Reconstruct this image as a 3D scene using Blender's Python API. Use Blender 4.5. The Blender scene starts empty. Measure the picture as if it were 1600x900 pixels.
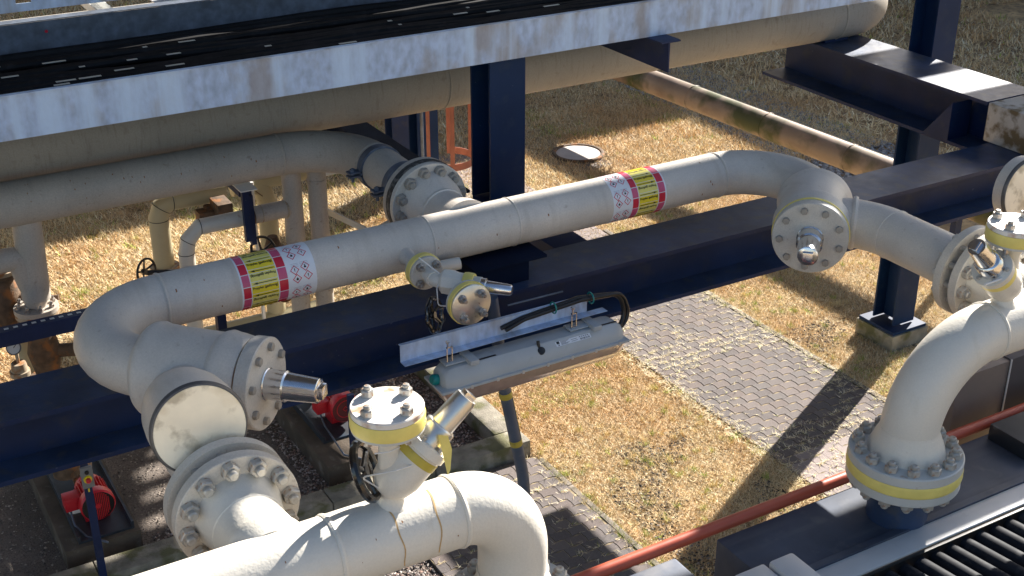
import bpy, bmesh, math, random
import numpy as np
from mathutils import Vector as V, Matrix, noise
from math import sin, cos, radians as rad, pi, sqrt, tan, atan2
random.seed(7); rng = np.random.default_rng(7)
sc = bpy.context.scene
COL = sc.collection

# ------------------------------------------------------------------ camera, sky, sun, exposure
cam = bpy.data.cameras.new('camera'); cam.lens = 45.56; cam.sensor_width = 36; cam.clip_start = .1; cam.clip_end = 600
co = bpy.data.objects.new('camera', cam); COL.objects.link(co)
co.location = (0, 0, 6.6); co.rotation_euler = (rad(90 - 25.8), 0, rad(59.6 - 90)); sc.camera = co
SUN_AZ, SUN_EL = 26.5, 29.5
sd = V((cos(rad(SUN_EL)) * cos(rad(SUN_AZ)), cos(rad(SUN_EL)) * sin(rad(SUN_AZ)), sin(rad(SUN_EL))))
w = bpy.data.worlds.new('World'); sc.world = w; w.use_nodes = True
nt = w.node_tree; bg = nt.nodes['Background']; sk = nt.nodes.new('ShaderNodeTexSky')
sk.sky_type = 'NISHITA'; sk.sun_disc = False; sk.sun_elevation = rad(SUN_EL); sk.sun_rotation = rad(90 - SUN_AZ)
sk.air_density = 1.0; sk.dust_density = 1.2; sk.ozone_density = 1.0
nt.links.new(sk.outputs[0], bg.inputs[0]); bg.inputs[1].default_value = .054
sl = bpy.data.lights.new('sun', 'SUN'); sl.energy = 5.0; sl.angle = rad(.45); sl.color = (1, .94, .85)
so = bpy.data.objects.new('sun', sl); COL.objects.link(so); so.rotation_euler = sd.to_track_quat('Z', 'Y').to_euler()
so.location = (0, 0, 20)
sc.view_settings.view_transform = 'Standard'; sc.view_settings.look = 'None'
sc.view_settings.exposure = 1.66; sc.view_settings.gamma = 1; sc.view_settings.use_curve_mapping = False
sc.cycles.max_bounces = 6

# ------------------------------------------------------------------ materials
def M(name, col, rough=.5, metal=0., var=.12, vs=5., dirt=None, da=.5, ds=7., thr=.58, bump=.0, bs=160., stretch=(1, 1, 1),
      streak=None, sa=.5, ss=3., sthr=.5, sst=(1, 1, .12), trans=0., alpha=1., spec=.5, attr=None, coat=0., grain=0.):
    m = bpy.data.materials.new(name); m.use_nodes = True; t = m.node_tree; N = t.nodes; L = t.links
    p = N['Principled BSDF']; p.inputs['Metallic'].default_value = metal
    p.inputs['Specular IOR Level'].default_value = spec
    if trans: p.inputs['Transmission Weight'].default_value = trans
    if coat: p.inputs['Coat Weight'].default_value = coat
    if alpha < 1: p.inputs['Alpha'].default_value = alpha
    tc = N.new('ShaderNodeTexCoord')
    def nz(scale, det=4, st=(1, 1, 1), off=0.):
        mp = N.new('ShaderNodeMapping'); mp.inputs['Scale'].default_value = st; mp.inputs['Location'].default_value = (off, off * 1.7, off * .6)
        L.new(tc.outputs['Object'], mp.inputs[0]); n = N.new('ShaderNodeTexNoise')
        n.inputs['Scale'].default_value = scale; n.inputs['Detail'].default_value = det; L.new(mp.outputs[0], n.inputs[0]); return n
    def ramp(src, a, b):
        r = N.new('ShaderNodeMapRange'); r.inputs[1].default_value = a; r.inputs[2].default_value = b; L.new(src, r.inputs[0]); return r.outputs[0]
    def mix(fac, a, b, k=1.):
        x = N.new('ShaderNodeMix'); x.data_type = 'RGBA'
        if k != 1.:
            mu = N.new('ShaderNodeMath'); mu.operation = 'MULTIPLY'; mu.inputs[1].default_value = k; L.new(fac, mu.inputs[0]); fac = mu.outputs[0]
        L.new(fac, x.inputs[0])
        for i, c in ((6, a), (7, b)):
            if isinstance(c, (tuple, list)): x.inputs[i].default_value = (*c, 1)
            else: L.new(c, x.inputs[i])
        return x.outputs[2]
    if attr:
        a = N.new('ShaderNodeAttribute'); a.attribute_name = attr; cur = a.outputs['Color']
    else:
        n = nz(vs, 5, stretch)
        cur = mix(ramp(n.outputs[0], .3, .7), tuple(max(0, c * (1 - var)) for c in col), tuple(min(1, c * (1 + var)) for c in col))
    if dirt: cur = mix(ramp(nz(ds, 8, stretch, 3.3).outputs[0], thr, thr + .12), cur, dirt, da)
    if grain: cur = mix(ramp(nz(105, 2, (1, 1, 1), 9.).outputs[0], .35, .65), cur, tuple(c * .55 for c in col), grain)
    if streak: cur = mix(ramp(nz(ss, 6, sst, 7.1).outputs[0], sthr, sthr + .18), cur, streak, sa)
    L.new(cur, p.inputs['Base Color'])
    rn = nz(vs * 3, 4, (1, 1, 1), 5.)
    rr = N.new('ShaderNodeMapRange'); rr.inputs[3].default_value = max(.02, rough - .1); rr.inputs[4].default_value = min(1, rough + .1)
    L.new(rn.outputs[0], rr.inputs[0]); L.new(rr.outputs[0], p.inputs['Roughness'])
    if bump:
        b = N.new('ShaderNodeBump'); b.inputs['Strength'].default_value = 1; b.inputs['Distance'].default_value = bump
        L.new(nz(bs, 3).outputs[0], b.inputs['Height']); L.new(b.outputs[0], p.inputs['Normal'])
    return m

GREY = M('pipe_paint', (.65, .595, .53), .42, grain=.2, var=.09, vs=2.5, dirt=(.3, .22, .15), da=.4, ds=22, thr=.65, bump=.0012, bs=90,
         streak=(.42, .37, .31), sa=.4, ss=7, sthr=.54, sst=(1.6, .3, .3))
GREYL = M('pipe_paint_light', (.74, .70, .62), .38, grain=.09, var=.05, vs=2.5, dirt=(.35, .28, .2), da=.3, ds=30, thr=.69, bump=.0016, bs=60,
          streak=(.52, .45, .33), sa=.25, ss=9, sthr=.6, sst=(1.5, 1.5, .15))
GREYD = M('pipe_paint_dusty', (.50, .44, .375), .6, grain=.3, var=.1, vs=3, dirt=(.2, .12, .08), da=.45, ds=25, thr=.63, bump=.001, bs=80,
          streak=(.25, .2, .16), sa=.2, ss=26, sthr=.55, sst=(1.5, .25, .25))
FLG = M('flange_paint', (.60, .56, .50), .5, grain=.25, var=.08, vs=6, dirt=(.2, .13, .08), da=.5, ds=35, thr=.66, bump=.001, bs=90)
FLGL = M('flange_paint_light', (.55, .55, .52), .45, var=.06, vs=6, dirt=(.32, .16, .06), da=.6, ds=16, thr=.64, bump=.001, bs=90)
FLGR = M('flange_paint_rusty', (.78, .74, .68), .45, var=.06, vs=6, dirt=(.4, .17, .06), da=.85, ds=9, thr=.55, bump=.001, bs=90)
NUT = M('nut_paint', (.33, .30, .26), .45, var=.12, vs=30, dirt=(.3, .15, .07), da=.6, ds=40, thr=.62)
NUTL = M('nut_steel', (.47, .45, .41), .35, .3, var=.2, vs=30, dirt=(.35, .15, .05), da=.7, ds=40, thr=.57)
STEEL = M('bolt_steel', (.42, .39, .36), .35, .7, var=.2, vs=40, dirt=(.2, .12, .08), da=.6, ds=50, thr=.55)
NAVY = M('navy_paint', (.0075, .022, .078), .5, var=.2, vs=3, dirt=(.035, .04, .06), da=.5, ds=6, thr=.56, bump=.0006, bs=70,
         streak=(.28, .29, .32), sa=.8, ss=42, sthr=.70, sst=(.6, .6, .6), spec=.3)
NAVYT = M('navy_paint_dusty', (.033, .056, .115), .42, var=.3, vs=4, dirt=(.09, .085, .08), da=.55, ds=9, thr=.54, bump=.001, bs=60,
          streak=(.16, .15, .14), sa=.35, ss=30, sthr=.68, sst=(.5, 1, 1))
NAVYM = M('navy_paint_matt', (.004, .009, .026), .85, var=.2, vs=3, spec=.1)
NAVYC = M('navy_paint_column', (.006, .026, .082), .55, var=.15, vs=2, dirt=(.02, .04, .08), da=.5, ds=8, thr=.57, spec=.22, streak=(.25, .26, .3), sa=.7, ss=44, sthr=.71, sst=(.6, .6, .6))
DARK = M('black_plastic', (.012, .012, .013), .35, var=.3, vs=20)
BLACKG = M('black_gloss', (.01, .01, .011), .18, var=.3, vs=20, coat=.5)
CABLE = M('cable_black', (.011, .011, .013), .65, var=.4, vs=4, dirt=(.03, .03, .033), da=.4, ds=12, thr=.55, spec=.2)
CHROME = M('chrome', (.72, .72, .74), .2, 1., var=.08, vs=10, bump=.0008, bs=40)
ALU = M('brushed_steel', (.66, .65, .62), .32, .9, var=.08, vs=12)
GALV = M('galvanised', (.42, .53, .73), .55, .1, var=.2, vs=20, stretch=(1, 1, .6), dirt=(.30, .26, .23), da=.62, ds=3.4, thr=.51, bump=.0035, bs=34,
         streak=(.56, .72, .95), sa=.85, ss=2.6, sthr=.47, sst=(2.6, 1, .18))
GALVD = M('galvanised_dark', (.14, .165, .215), .5, .35, var=.25, vs=16, dirt=(.09, .1, .12), da=.6, ds=6, thr=.5)
GALVB = M('galvanised_bright', (.7, .7, .68), .45, .3, var=.1, vs=12, dirt=(.5, .48, .45), da=.4, ds=8, thr=.58)
YEL = M('yellow_tape', (.84, .70, .20), .4, var=.08, vs=12, bump=.001, bs=30)
YEL2 = M('yellow_print', (.85, .66, .03), .35, var=.04, vs=10)
YEL3 = M('pale_yellow_print', (.82, .72, .17), .35, var=.04, vs=10)
REDP = M('red_print', (.62, .02, .05), .35, var=.06, vs=10)
REDP2 = M('pale_red_print', (.62, .10, .20), .35, var=.06, vs=10)
WHT = M('white_print', (.78, .80, .84), .35, var=.03, vs=10)
INK = M('black_ink', (.01, .01, .012), .4, var=.1)
INKG = M('grey_ink', (.35, .36, .42), .4, var=.1)
REDM = M('red_motor_paint', (.62, .018, .03), .38, var=.1, vs=10, dirt=(.25, .05, .05), da=.4, ds=14, thr=.6)
REDO = M('red_oxide_paint', (.50, .09, .045), .4, var=.1, vs=6, dirt=(.2, .22, .25), da=.7, ds=28, thr=.72)
REDC = M('faded_red_paint', (.34, .11, .07), .55, var=.15, vs=6)
DISC = M('bare_end_plate', (.92, .84, .68), .4, .1, var=.08, vs=7, dirt=(.40, .34, .24), da=.75, ds=9, thr=.53, bump=.0006, bs=50,
         streak=(.55, .42, .24), sa=.6, ss=5, sthr=.53, sst=(1, 1, 1))
CONC = M('concrete', (.20, .17, .14), .9, var=.3, vs=5, dirt=(.10, .085, .05), da=.7, ds=6, thr=.5, bump=.006, bs=60)
MOSS = M('mossy_concrete', (.26, .235, .19), .95, var=.35, vs=7, dirt=(.10, .10, .03), da=.8, ds=5, thr=.47, bump=.006, bs=70)
CONCD = M('dark_plinth_concrete', (.10, .075, .055), .9, var=.35, vs=4, dirt=(.22, .2, .17), da=.6, ds=7, thr=.58, bump=.004, bs=60)
CREAM = M('cream_paint', (.50, .44, .28), .45, var=.08, vs=4, dirt=(.35, .2, .08), da=.5, ds=16, thr=.68)
IVORY = M('ivory_paint', (.66, .62, .54), .42, var=.08, vs=4, dirt=(.35, .15, .06), da=.7, ds=18, thr=.66)
RUSTY = M('rusty_iron', (.12, .075, .045), .8, var=.4, vs=14, dirt=(.35, .13, .03), da=.7, ds=10, thr=.52, bump=.004, bs=70)
RUSTF = M('rusty_flange', (.40, .33, .24), .6, var=.2, vs=8, dirt=(.3, .12, .03), da=.9, ds=12, thr=.48)
BLKT = M('black_wrap', (.03, .03, .03), .6, var=.4, vs=30, dirt=(.16, .15, .14), da=.8, ds=30, thr=.5, bump=.003, bs=60)
LAMPH = M('lamp_housing_grey', (.44, .47, .49), .4, var=.05, vs=6, dirt=(.35, .35, .33), da=.4, ds=14, thr=.6)
LENS = M('smoky_lens', (.78, .50, .36), .16, var=.1, vs=6, trans=.55, dirt=(.42, .28, .2), da=.5, ds=5, thr=.5)
TEAL = M('teal_plastic', (.0, .22, .21), .4, var=.1)
CONDG = M('blue_grey_conduit', (.085, .11, .16), .45, var=.15, vs=8, dirt=(.2, .19, .17), da=.5, ds=20, thr=.58)
DULLY = M('dull_yellow_tape', (.50, .40, .06), .5, var=.15, vs=14, dirt=(.2, .17, .08), da=.5, ds=30, thr=.6)
DECKM = M('deck_blue_grey', (.065, .08, .115), .5, .2, var=.25, vs=3, dirt=(.18, .18, .19), da=.5, ds=5, thr=.58, streak=(.14, .15, .17), sa=.5, ss=4, sthr=.5, sst=(.3, 2, 1))
PALE = M('pale_sheet_metal', (.66, .66, .66), .4, .2, var=.06, vs=4, dirt=(.45, .45, .45), da=.4, ds=10, thr=.64)
DUCTM = M('brown_grey_sheet', (.19, .145, .125), .55, var=.12, vs=2.5, dirt=(.16, .13, .115), da=.4, ds=3, thr=.5)
DUCTD = M('dark_grey_sheet', (.075, .064, .068), .5, var=.12, vs=2.5)
INSUL = M('insulated_cladding', (.27, .20, .155), .55, .1, var=.15, vs=3, dirt=(.05, .06, .012), da=.95, ds=1.7, thr=.47, streak=(.12, .07, .05), sa=.6, ss=3, sthr=.52, sst=(1, .4, 1))
BIGP = M('big_pipe_paint', (.41, .37, .32), .6, grain=.25, var=.08, vs=2, dirt=(.2, .15, .1), da=.35, ds=14, thr=.6, streak=(.2, .165, .125), sa=.35, ss=30, sthr=.55, sst=(2, .2, .2))
BLOCKM = M('stained_white_paint', (.5, .47, .43), .7, var=.15, vs=5, dirt=(.12, .075, .02), da=.9, ds=6, thr=.47, bump=.003, bs=50)
PAVE = M('paver_concrete', (.285, .235, .225), .9, var=.16, vs=2.2, dirt=(.38, .33, .31), da=.4, ds=130, thr=.56, bump=.003, bs=150)
JOINT = M('paver_joint', (.27, .21, .13), 1, var=.4, vs=20)
ASPH = M('rough_concrete_yard', (.20, .165, .14), .95, var=.3, vs=2.5, dirt=(.09, .08, .075), da=.8, ds=70, thr=.5, bump=.008, bs=90)
SOIL = M('dry_soil', (.42, .29, .15), 1, var=.4, vs=3, dirt=(.12, .085, .06), da=.7, ds=14, thr=.5, bump=.01, bs=60)
GRVL = M('gravel_stone', (.3, .25, .23), .9, attr='tint')
BLADE = M('dry_grass_blade', (.5, .4, .2), .8, attr='tint', spec=.2)
ZIP = M('white_zip_tie', (.75, .74, .72), .5, var=.05)
CAPW = M('cast_iron_cap', (.45, .44, .42), .4, .5, var=.2, vs=20)

# ------------------------------------------------------------------ mesh helpers
def frame(ax):
    ax = V(ax).normalized(); h = V((0, 0, 1)) if abs(ax.z) < .9 else V((1, 0, 0))
    u = h.cross(ax).normalized(); return u, ax.cross(u), ax
class MB:
    def __init__(s): s.v = []; s.f = []
    def add(s, vs, fs):
        o = len(s.v); s.v += [tuple(a) for a in vs]; s.f += [tuple(i + o for i in f) for f in fs]; return s
    def box(s, a, b, R=None, c=None):
        x0, y0, z0 = a; x1, y1, z1 = b
        vs = [V(p) for p in ((x0, y0, z0), (x1, y0, z0), (x1, y1, z0), (x0, y1, z0), (x0, y0, z1), (x1, y0, z1), (x1, y1, z1), (x0, y1, z1))]
        if R is not None:
            c = V(c) if c is not None else V((0, 0, 0)); vs = [R @ (p - c) + c for p in vs]
        return s.add(vs, [(3, 2, 1, 0), (4, 5, 6, 7), (0, 1, 5, 4), (1, 2, 6, 5), (2, 3, 7, 6), (3, 0, 4, 7)])
    def prism(s, poly, o, u, v, w):
        o, u, v, w = V(o), V(u), V(v), V(w); n = len(poly)
        a = [o + u * p[0] + v * p[1] for p in poly]; b = [p + w for p in a]
        area = sum(poly[i][0] * poly[(i + 1) % n][1] - poly[(i + 1) % n][0] * poly[i][1] for i in range(n))
        flip = (u.cross(v).dot(w) < 0) != (area < 0)
        fs = [tuple(range(n))[::-1], tuple(range(n, 2 * n))] + [(i, (i + 1) % n, n + (i + 1) % n, n + i) for i in range(n)]
        if flip: fs = [f[::-1] for f in fs]
        return s.add(a + b, fs)
    def rings(s, rs, cap0=True, cap1=True):
        n = len(rs[0]); vs = [p for r in rs for p in r]; fs = []
        for k in range(len(rs) - 1):
            for i in range(n):
                j = (i + 1) % n; fs.append((k * n + i, k * n + j, (k + 1) * n + j, (k + 1) * n + i))
        if cap0: fs.append(tuple(range(n))[::-1])
        if cap1: fs.append(tuple((len(rs) - 1) * n + i for i in range(n)))
        return s.add(vs, fs)
    def lathe(s, o, ax, prof, n=40, ph=0., cap0=True, cap1=True):
        u, v, a = frame(ax); o = V(o)
        return s.rings([[o + a * t + (u * cos(2 * pi * i / n + ph) + v * sin(2 * pi * i / n + ph)) * max(r, 1e-4) for i in range(n)] for t, r in prof], cap0, cap1)
    def cyl(s, p, q, r, r2=None, n=24, ph=0.):
        d = V(q) - V(p); return s.lathe(p, d, [(0, r), (d.length, r if r2 is None else r2)], n, ph)
    def tube(s, pts, r, n=32, cap=True):
        pts = [V(p) for p in pts]; m = len(pts); T = []
        for i in range(m): T.append((pts[min(i + 1, m - 1)] - pts[max(i - 1, 0)]).normalized())
        u, v, _ = frame(T[0]); rs = []
        for i in range(m):
            if i:
                q = T[i - 1].rotation_difference(T[i]); u = q @ u
            u = (u - T[i] * u.dot(T[i])).normalized(); v = T[i].cross(u)
            rr = r[i] if isinstance(r, (list, tuple)) else r
            rs.append([pts[i] + (u * cos(2 * pi * k / n) + v * sin(2 * pi * k / n)) * rr for k in range(n)])
        return s.rings(rs, cap, cap)
    def torus(s, o, ax, R, r, n=48, m=8, a0=0., a1=2 * pi, ell=1.):
        u, v, a = frame(ax); o = V(o); full = abs(a1 - a0 - 2 * pi) < 1e-6; rs = []
        N = n if full else n + 1
        for i in range(N):
            t = a0 + (a1 - a0) * i / n; d = u * cos(t) + v * sin(t)
            rs.append([o + d * (R + r * cos(2 * pi * k / m)) - a * (r * ell * sin(2 * pi * k / m)) for k in range(m)])
        if full: rs.append(rs[0])
        return s.rings(rs, not full, not full)
    def mesh(s, name, root=(0, 0, 0), bevel=0., sharp=38):
        me = bpy.data.meshes.new(name); r = V(root)
        me.from_pydata([(p[0] - r.x, p[1] - r.y, p[2] - r.z) for p in s.v], [], s.f)
        if bevel:
            bm = bmesh.new(); bm.from_mesh(me); bmesh.ops.remove_doubles(bm, verts=bm.verts, dist=1e-5)
            es = [e for e in bm.edges if len(e.link_faces) == 2 and e.calc_face_angle(0) > rad(40)]
            bmesh.ops.bevel(bm, geom=es, offset=bevel, segments=2, affect='EDGES', profile=.6, clamp_overlap=True)
            bm.to_mesh(me); bm.free()
        me.shade_smooth(); me.set_sharp_from_angle(angle=rad(sharp)); return me
    def put(s, name, m, parent=None, bevel=0., sharp=38, **k):
        root = world_loc(parent) if parent else V((0, 0, 0))
        me = s.mesh(name, root, bevel, sharp); me.materials.append(m)
        o = bpy.data.objects.new(name, me); COL.objects.link(o)
        if parent: o.parent = parent
        for a, b in k.items(): o[a] = b
        return o
def world_loc(o):
    r = V((0, 0, 0))
    while o: r += o.location; o = o.parent
    return r
def thing(name, label, cat, loc, group=None):
    o = bpy.data.objects.new(name, None); COL.objects.link(o); o.location = loc; o.empty_display_size = .1
    o['label'] = label; o['category'] = cat
    if group: o['group'] = group
    return o
def inst(name, me, loc, ax, parent, ph=0., **k):
    o = bpy.data.objects.new(name, me); COL.objects.link(o); u, v, a = frame(ax)
    R = Matrix((u, v, a)).transposed().to_4x4() @ Matrix.Rotation(ph, 4, 'Z'); o.parent = parent
    o.matrix_local = Matrix.Translation(V(loc) - world_loc(parent)) @ R
    for a_, b in k.items(): o[a_] = b
    return o
def struct(o): o['kind'] = 'structure'; return o
def path(pts, rr, seg=10):
    pts = [V(p) for p in pts]; out = [pts[0]]
    for i in range(1, len(pts) - 1):
        r = rr[i - 1] if isinstance(rr, (list, tuple)) else rr
        a = (pts[i - 1] - pts[i]).normalized(); b = (pts[i + 1] - pts[i]).normalized(); th = a.angle(b)
        if r <= 0 or th > pi - .01: out.append(pts[i]); continue
        t = r / tan(th / 2); c = pts[i] + (a + b).normalized() * (r / sin(th / 2)); p0 = pts[i] + a * t; p1 = pts[i] + b * t
        q0 = p0 - c; q1 = p1 - c; A = q0.angle(q1); ax = q0.cross(q1).normalized()
        for k in range(seg + 1): out.append(c + Matrix.Rotation(A * k / seg, 3, ax) @ q0)
    out.append(pts[-1]); return out
def bolt_mesh(name, m, r=.038, h=.034, sr=.021, sh=.026, head=False):
    b = MB(); b.lathe((0, 0, 0), (0, 0, 1), [(0, r * .9), (.005, r * .9)], 16)
    b.lathe((0, 0, .004), (0, 0, 1), [(0, r), (h * .85, r), (h, r * .86)], 6)
    if not head: b.lathe((0, 0, h), (0, 0, 1), [(0, sr), (sh * .8, sr), (sh, sr * .75)], 14)
    me = b.mesh(name); me.materials.append(m); return me
NUT_BIG = bolt_mesh('flange_nut', NUT, .043, .038, .023, .032)
NUT_BIGA = bolt_mesh('flange_nut_pale', NUTL, .042, .038, .023, .032); NUT_BIGL = bolt_mesh('flange_nut_light', NUTL, .037, .036, .020, .026)
NUT_MID = bolt_mesh('cap_nut', NUTL, .028, .028, .015, .02); NUT_SML = bolt_mesh('small_nut', STEEL, .02, .018, .011, .026)
NUT_SMM = bolt_mesh('medium_nut', STEEL, .026, .024, .014, .03)
HEAD = bolt_mesh('cover_bolt', NUT, .024, .02, head=True); TINY = bolt_mesh('tiny_bolt', NUTL, .012, .012, head=True)
HEADF = bolt_mesh('back_nut', FLG, .03, .028, .017, .02)
def bolts(par, c, ax, R, n, me, ph=0., name='bolt', off=0.):
    u, v, a = frame(ax); c = V(c)
    for i in range(n):
        t = 2 * pi * i / n + ph
        inst(name, me, c + (u * cos(t) + v * sin(t)) * R + a * off, ax, par, random.random() * 1.0)
def welds(par, m, items):
    for it in items:
        c, ax, R = it[:3]; MB().torus(c, ax, R, it[3] if len(it) > 3 else .007, 48, 6, ell=1.6).put('weld_seam', m, par)
def flange_mb(b, c, ax, R, th, inner=0.):
    b.lathe(c, ax, [(0, R - .004), (.004, R), (th - .004, R), (th, R - .004)], 64)
def wheel(name_parent, c, ax, R, m=DARK, spokes=5, r=.008, wavy=0, part='handwheel', dish=.25):
    b = MB(); u, v, a = frame(ax); c = V(c)
    n = 60; pts = []
    for i in range(n + 1):
        t = 2 * pi * i / n; rr = R * (1 + (.05 * cos(wavy * t) if wavy else 0)); pts.append(c + (u * cos(t) + v * sin(t)) * rr)
    b.tube(pts, r, 8, False)
    for k in range(spokes):
        t = 2 * pi * k / spokes + .3; b.tube([c - a * R * dish, c + (u * cos(t) + v * sin(t)) * R], [r * .9, r * .7], 8)
    b.cyl(c - a * (R * dish + .012), c - a * (R * dish - .02), R * .2, n=14)
    return b.put(part, m, name_parent)
ZP = 3.25   # height of the pipe level

# ------------------------------------------------------------------ ground
def sheet(x0, y0, x1, y1, z): return MB().add([(x0, y0, z), (x1, y0, z), (x1, y1, z), (x0, y1, z)], [(0, 1, 2, 3)])
ground = struct(sheet(-250, -150, 350, 450, -.012).put('ground', SOIL))
yard = struct(sheet(-30, -6, 5.1, 11.7, -.004).put('concrete_yard', ASPH))
yard2 = struct(sheet(5.6, 14.6, 10.3, 26, -.004).put('concrete_apron', ASPH))
def blobmask(p, q):   # cheap smooth 2D noise on a lattice, -1..1
    def h(i, j): v = np.sin(i * 127.1 + j * 311.7) * 43758.5453; return v - np.floor(v)
    i = np.floor(p); j = np.floor(q); f = p - i; g = q - j; f = f * f * (3 - 2 * f); g = g * g * (3 - 2 * g)
    return (h(i, j) * (1 - f) * (1 - g) + h(i + 1, j) * f * (1 - g) + h(i, j + 1) * (1 - f) * g + h(i + 1, j + 1) * f * g) * 2 - 1
def fbm(x, y, s): return .6 * blobmask(x * s, y * s) + .3 * blobmask(x * s * 2.3 + 9, y * s * 2.3 + 4) + .15 * blobmask(x * s * 5.1 + 3, y * s * 5.1 + 8)
def tri_cloud(name, P, colors, m, kind='stuff', label=None, cat=None, smooth=False):
    n = P.shape[0]; k = P.shape[1]
    me = bpy.data.meshes.new(name); me.vertices.add(n * k); me.vertices.foreach_set('co', P.reshape(-1).astype(np.float32))
    me.loops.add(n * k); me.loops.foreach_set('vertex_index', np.arange(n * k, dtype=np.int32))
    me.polygons.add(n); me.polygons.foreach_set('loop_start', np.arange(0, n * k, k, dtype=np.int32)); me.polygons.foreach_set('loop_total', np.full(n, k, np.int32))
    me.update(); ca = me.color_attributes.new('tint', 'FLOAT_COLOR', 'POINT')
    c4 = np.ones((n, k, 4), np.float32); c4[:, :, :3] = colors[:, None, :]; ca.data.foreach_set('color', c4.reshape(-1))
    me.materials.append(m); o = bpy.data.objects.new(name, me); COL.objects.link(o); o['kind'] = kind
    if label: o['label'] = label; o['category'] = cat
    return o
def grass(rects, dens, lmin, lmax, wid, name, label):
    xs, ys = [], []
    for (x0, y0, x1, y1) in rects:
        n = int((x1 - x0) * (y1 - y0) * dens); xs.append(rng.uniform(x0, x1, n)); ys.append(rng.uniform(y0, y1, n))
    x = np.concatenate(xs); y = np.concatenate(ys)
    bare = fbm(x, y, 1.1); keep = rng.random(len(x)) < np.clip(1.0 - np.clip((bare - .12) * 1.6, 0, .6), 0, 1)
    keep &= ((x - 10.06) ** 2 + (y - 15.2) ** 2 > .42 ** 2); x, y, bare = x[keep], y[keep], bare[keep]; n = len(x)
    L = rng.uniform(lmin, lmax, n); az = rng.uniform(0, 2 * pi, n) + fbm(x, y, 3) * 2; el = rng.uniform(.05, 1.15, n) ** 1.0
    dx, dy, dz = np.cos(el) * np.cos(az), np.cos(el) * np.sin(az), np.sin(el)
    z0 = rng.uniform(.0, .02, n)
    wv = wid * rng.uniform(.6, 1.4, n); px, py = -np.sin(az) * wv / 2, np.cos(az) * wv / 2
    P = np.zeros((n, 3, 3)); P[:, 0] = np.stack([x - px, y - py, z0], 1); P[:, 1] = np.stack([x + px, y + py, z0], 1)
    P[:, 2] = np.stack([x + dx * L, y + dy * L, z0 + dz * L], 1)
    pal = np.array([(.80, .58, .27), (.92, .76, .44), (.72, .43, .15), (.64, .50, .27), (.97, .88, .62), (.34, .22, .12)])
    k = rng.choice(6, n, p=[.28, .2, .22, .14, .08, .08]); c = (pal[k] * .85 + .15 * np.array((.95, .85, .7))) * rng.uniform(.7, 1.2, n)[:, None]
    org = np.clip(fbm(x + 31, y + 7, .8) * 1.5, 0, 1)[:, None]; c = c * (1 - .55 * org) + np.array((.80, .46, .18)) * .45 * org
    pale = np.clip(fbm(x + 3, y + 57, 1.0) * 1.3, 0, 1)[:, None]; c = c * (1 - .5 * pale) + np.array((.92, .78, .47)) * .5 * pale
    gr = (fbm(x + 11, y + 3, 1.7) > .42) & (rng.random(n) < .22); c = c * .90 + c.mean(1, keepdims=True) * .10; c[gr] = np.array((.36, .40, .09)) * rng.uniform(.7, 1.5, gr.sum())[:, None]
    cl = (blobmask(x * 9, y * 9) > .90) & (rng.random(n) < .8); c[cl] = np.array((.42, .52, .08)) * rng.uniform(.8, 1.3, cl.sum())[:, None]
    return tri_cloud(name, P, np.clip(c, 0, 1), BLADE, label=label, cat='grass')
grass([(5.30, 4.8, 7.19, 12.4), (8.74, 5.2, 12.5, 13.2), (2.6, 11.7, 5.3, 13.2), (5.3, 12.4, 8.72, 13.2)], 11500, .018, .07, .0055, 'dry_grass',
      'sun-bleached straw-yellow lawn with orange and green patches between the paved paths')
grass([(.5, 11.75, 2.6, 16.5), (2.6, 13.2, 14.5, 18.5)], 3600, .04, .11, .010, 'dry_grass', 'dry lawn round the manhole cover and behind the pipe rack')
grass([(-2, 16.5, 9, 30), (9, 18.5, 34, 34), (14.5, 10, 22, 18.5)], 550, .06, .18, .022, 'dry_grass', 'far brownish lawn lying in the shade at the back')
# dark litter and pebbles
def pebbles(name, rects, dens, smin, smax, pal, label, cat, z=.004):
    xs, ys = [], []
    for (x0, y0, x1, y1) in rects:
        n = int((x1 - x0) * (y1 - y0) * dens); xs.append(rng.uniform(x0, x1, n)); ys.append(rng.uniform(y0, y1, n))
    x = np.concatenate(xs); y = np.concatenate(ys)
    if name == 'leaf_litter': k = (fbm(x, y, 1.1) > .02) & (rng.random(len(x)) < .9); x, y = x[k], y[k]
    n = len(x); s = rng.uniform(smin, smax, n)
    oc = np.array([(1, 0, 0), (0, 1, 0), (-1, 0, 0), (0, -1, 0), (0, 0, .75), (0, 0, -.75)], float)
    fa = [(0, 1, 4), (1, 2, 4), (2, 3, 4), (3, 0, 4), (1, 0, 5), (2, 1, 5), (3, 2, 5), (0, 3, 5)]
    a = rng.uniform(0, 2 * pi, n); ca, sa = np.cos(a), np.sin(a); st = rng.uniform(.6, 1.5, (n, 3)); st[:, 2] *= .8
    T = []
    for f in fa:
        tri = []
        for i in f:
            q = oc[i][None] * st * s[:, None]; tri.append(np.stack([x + q[:, 0] * ca - q[:, 1] * sa, y + q[:, 0] * sa + q[:, 1] * ca, z + s * .4 + q[:, 2]], 1))
        T.append(np.stack(tri, 1))
    P = np.concatenate(T, 0); pal = np.array(pal); c = pal[rng.choice(len(pal), n)] * rng.uniform(.75, 1.2, n)[:, None]
    return tri_cloud(name, P, np.clip(np.tile(c, (8, 1)), 0, 1), GRVL, label=label, cat=cat)
pebbles('leaf_litter', [(5.5, 6.3, 6.9, 8.3), (8.85, 8.3, 9.5, 9.3), (9.3, 7.4, 10.4, 8.4)], 1500, .006, .015, [(.03, .025, .02), (.06, .05, .045), (.16, .13, .11), (.3, .26, .23)],
        'dark seeds and crumbs scattered in the thin lawn', 'litter', .015)
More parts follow.
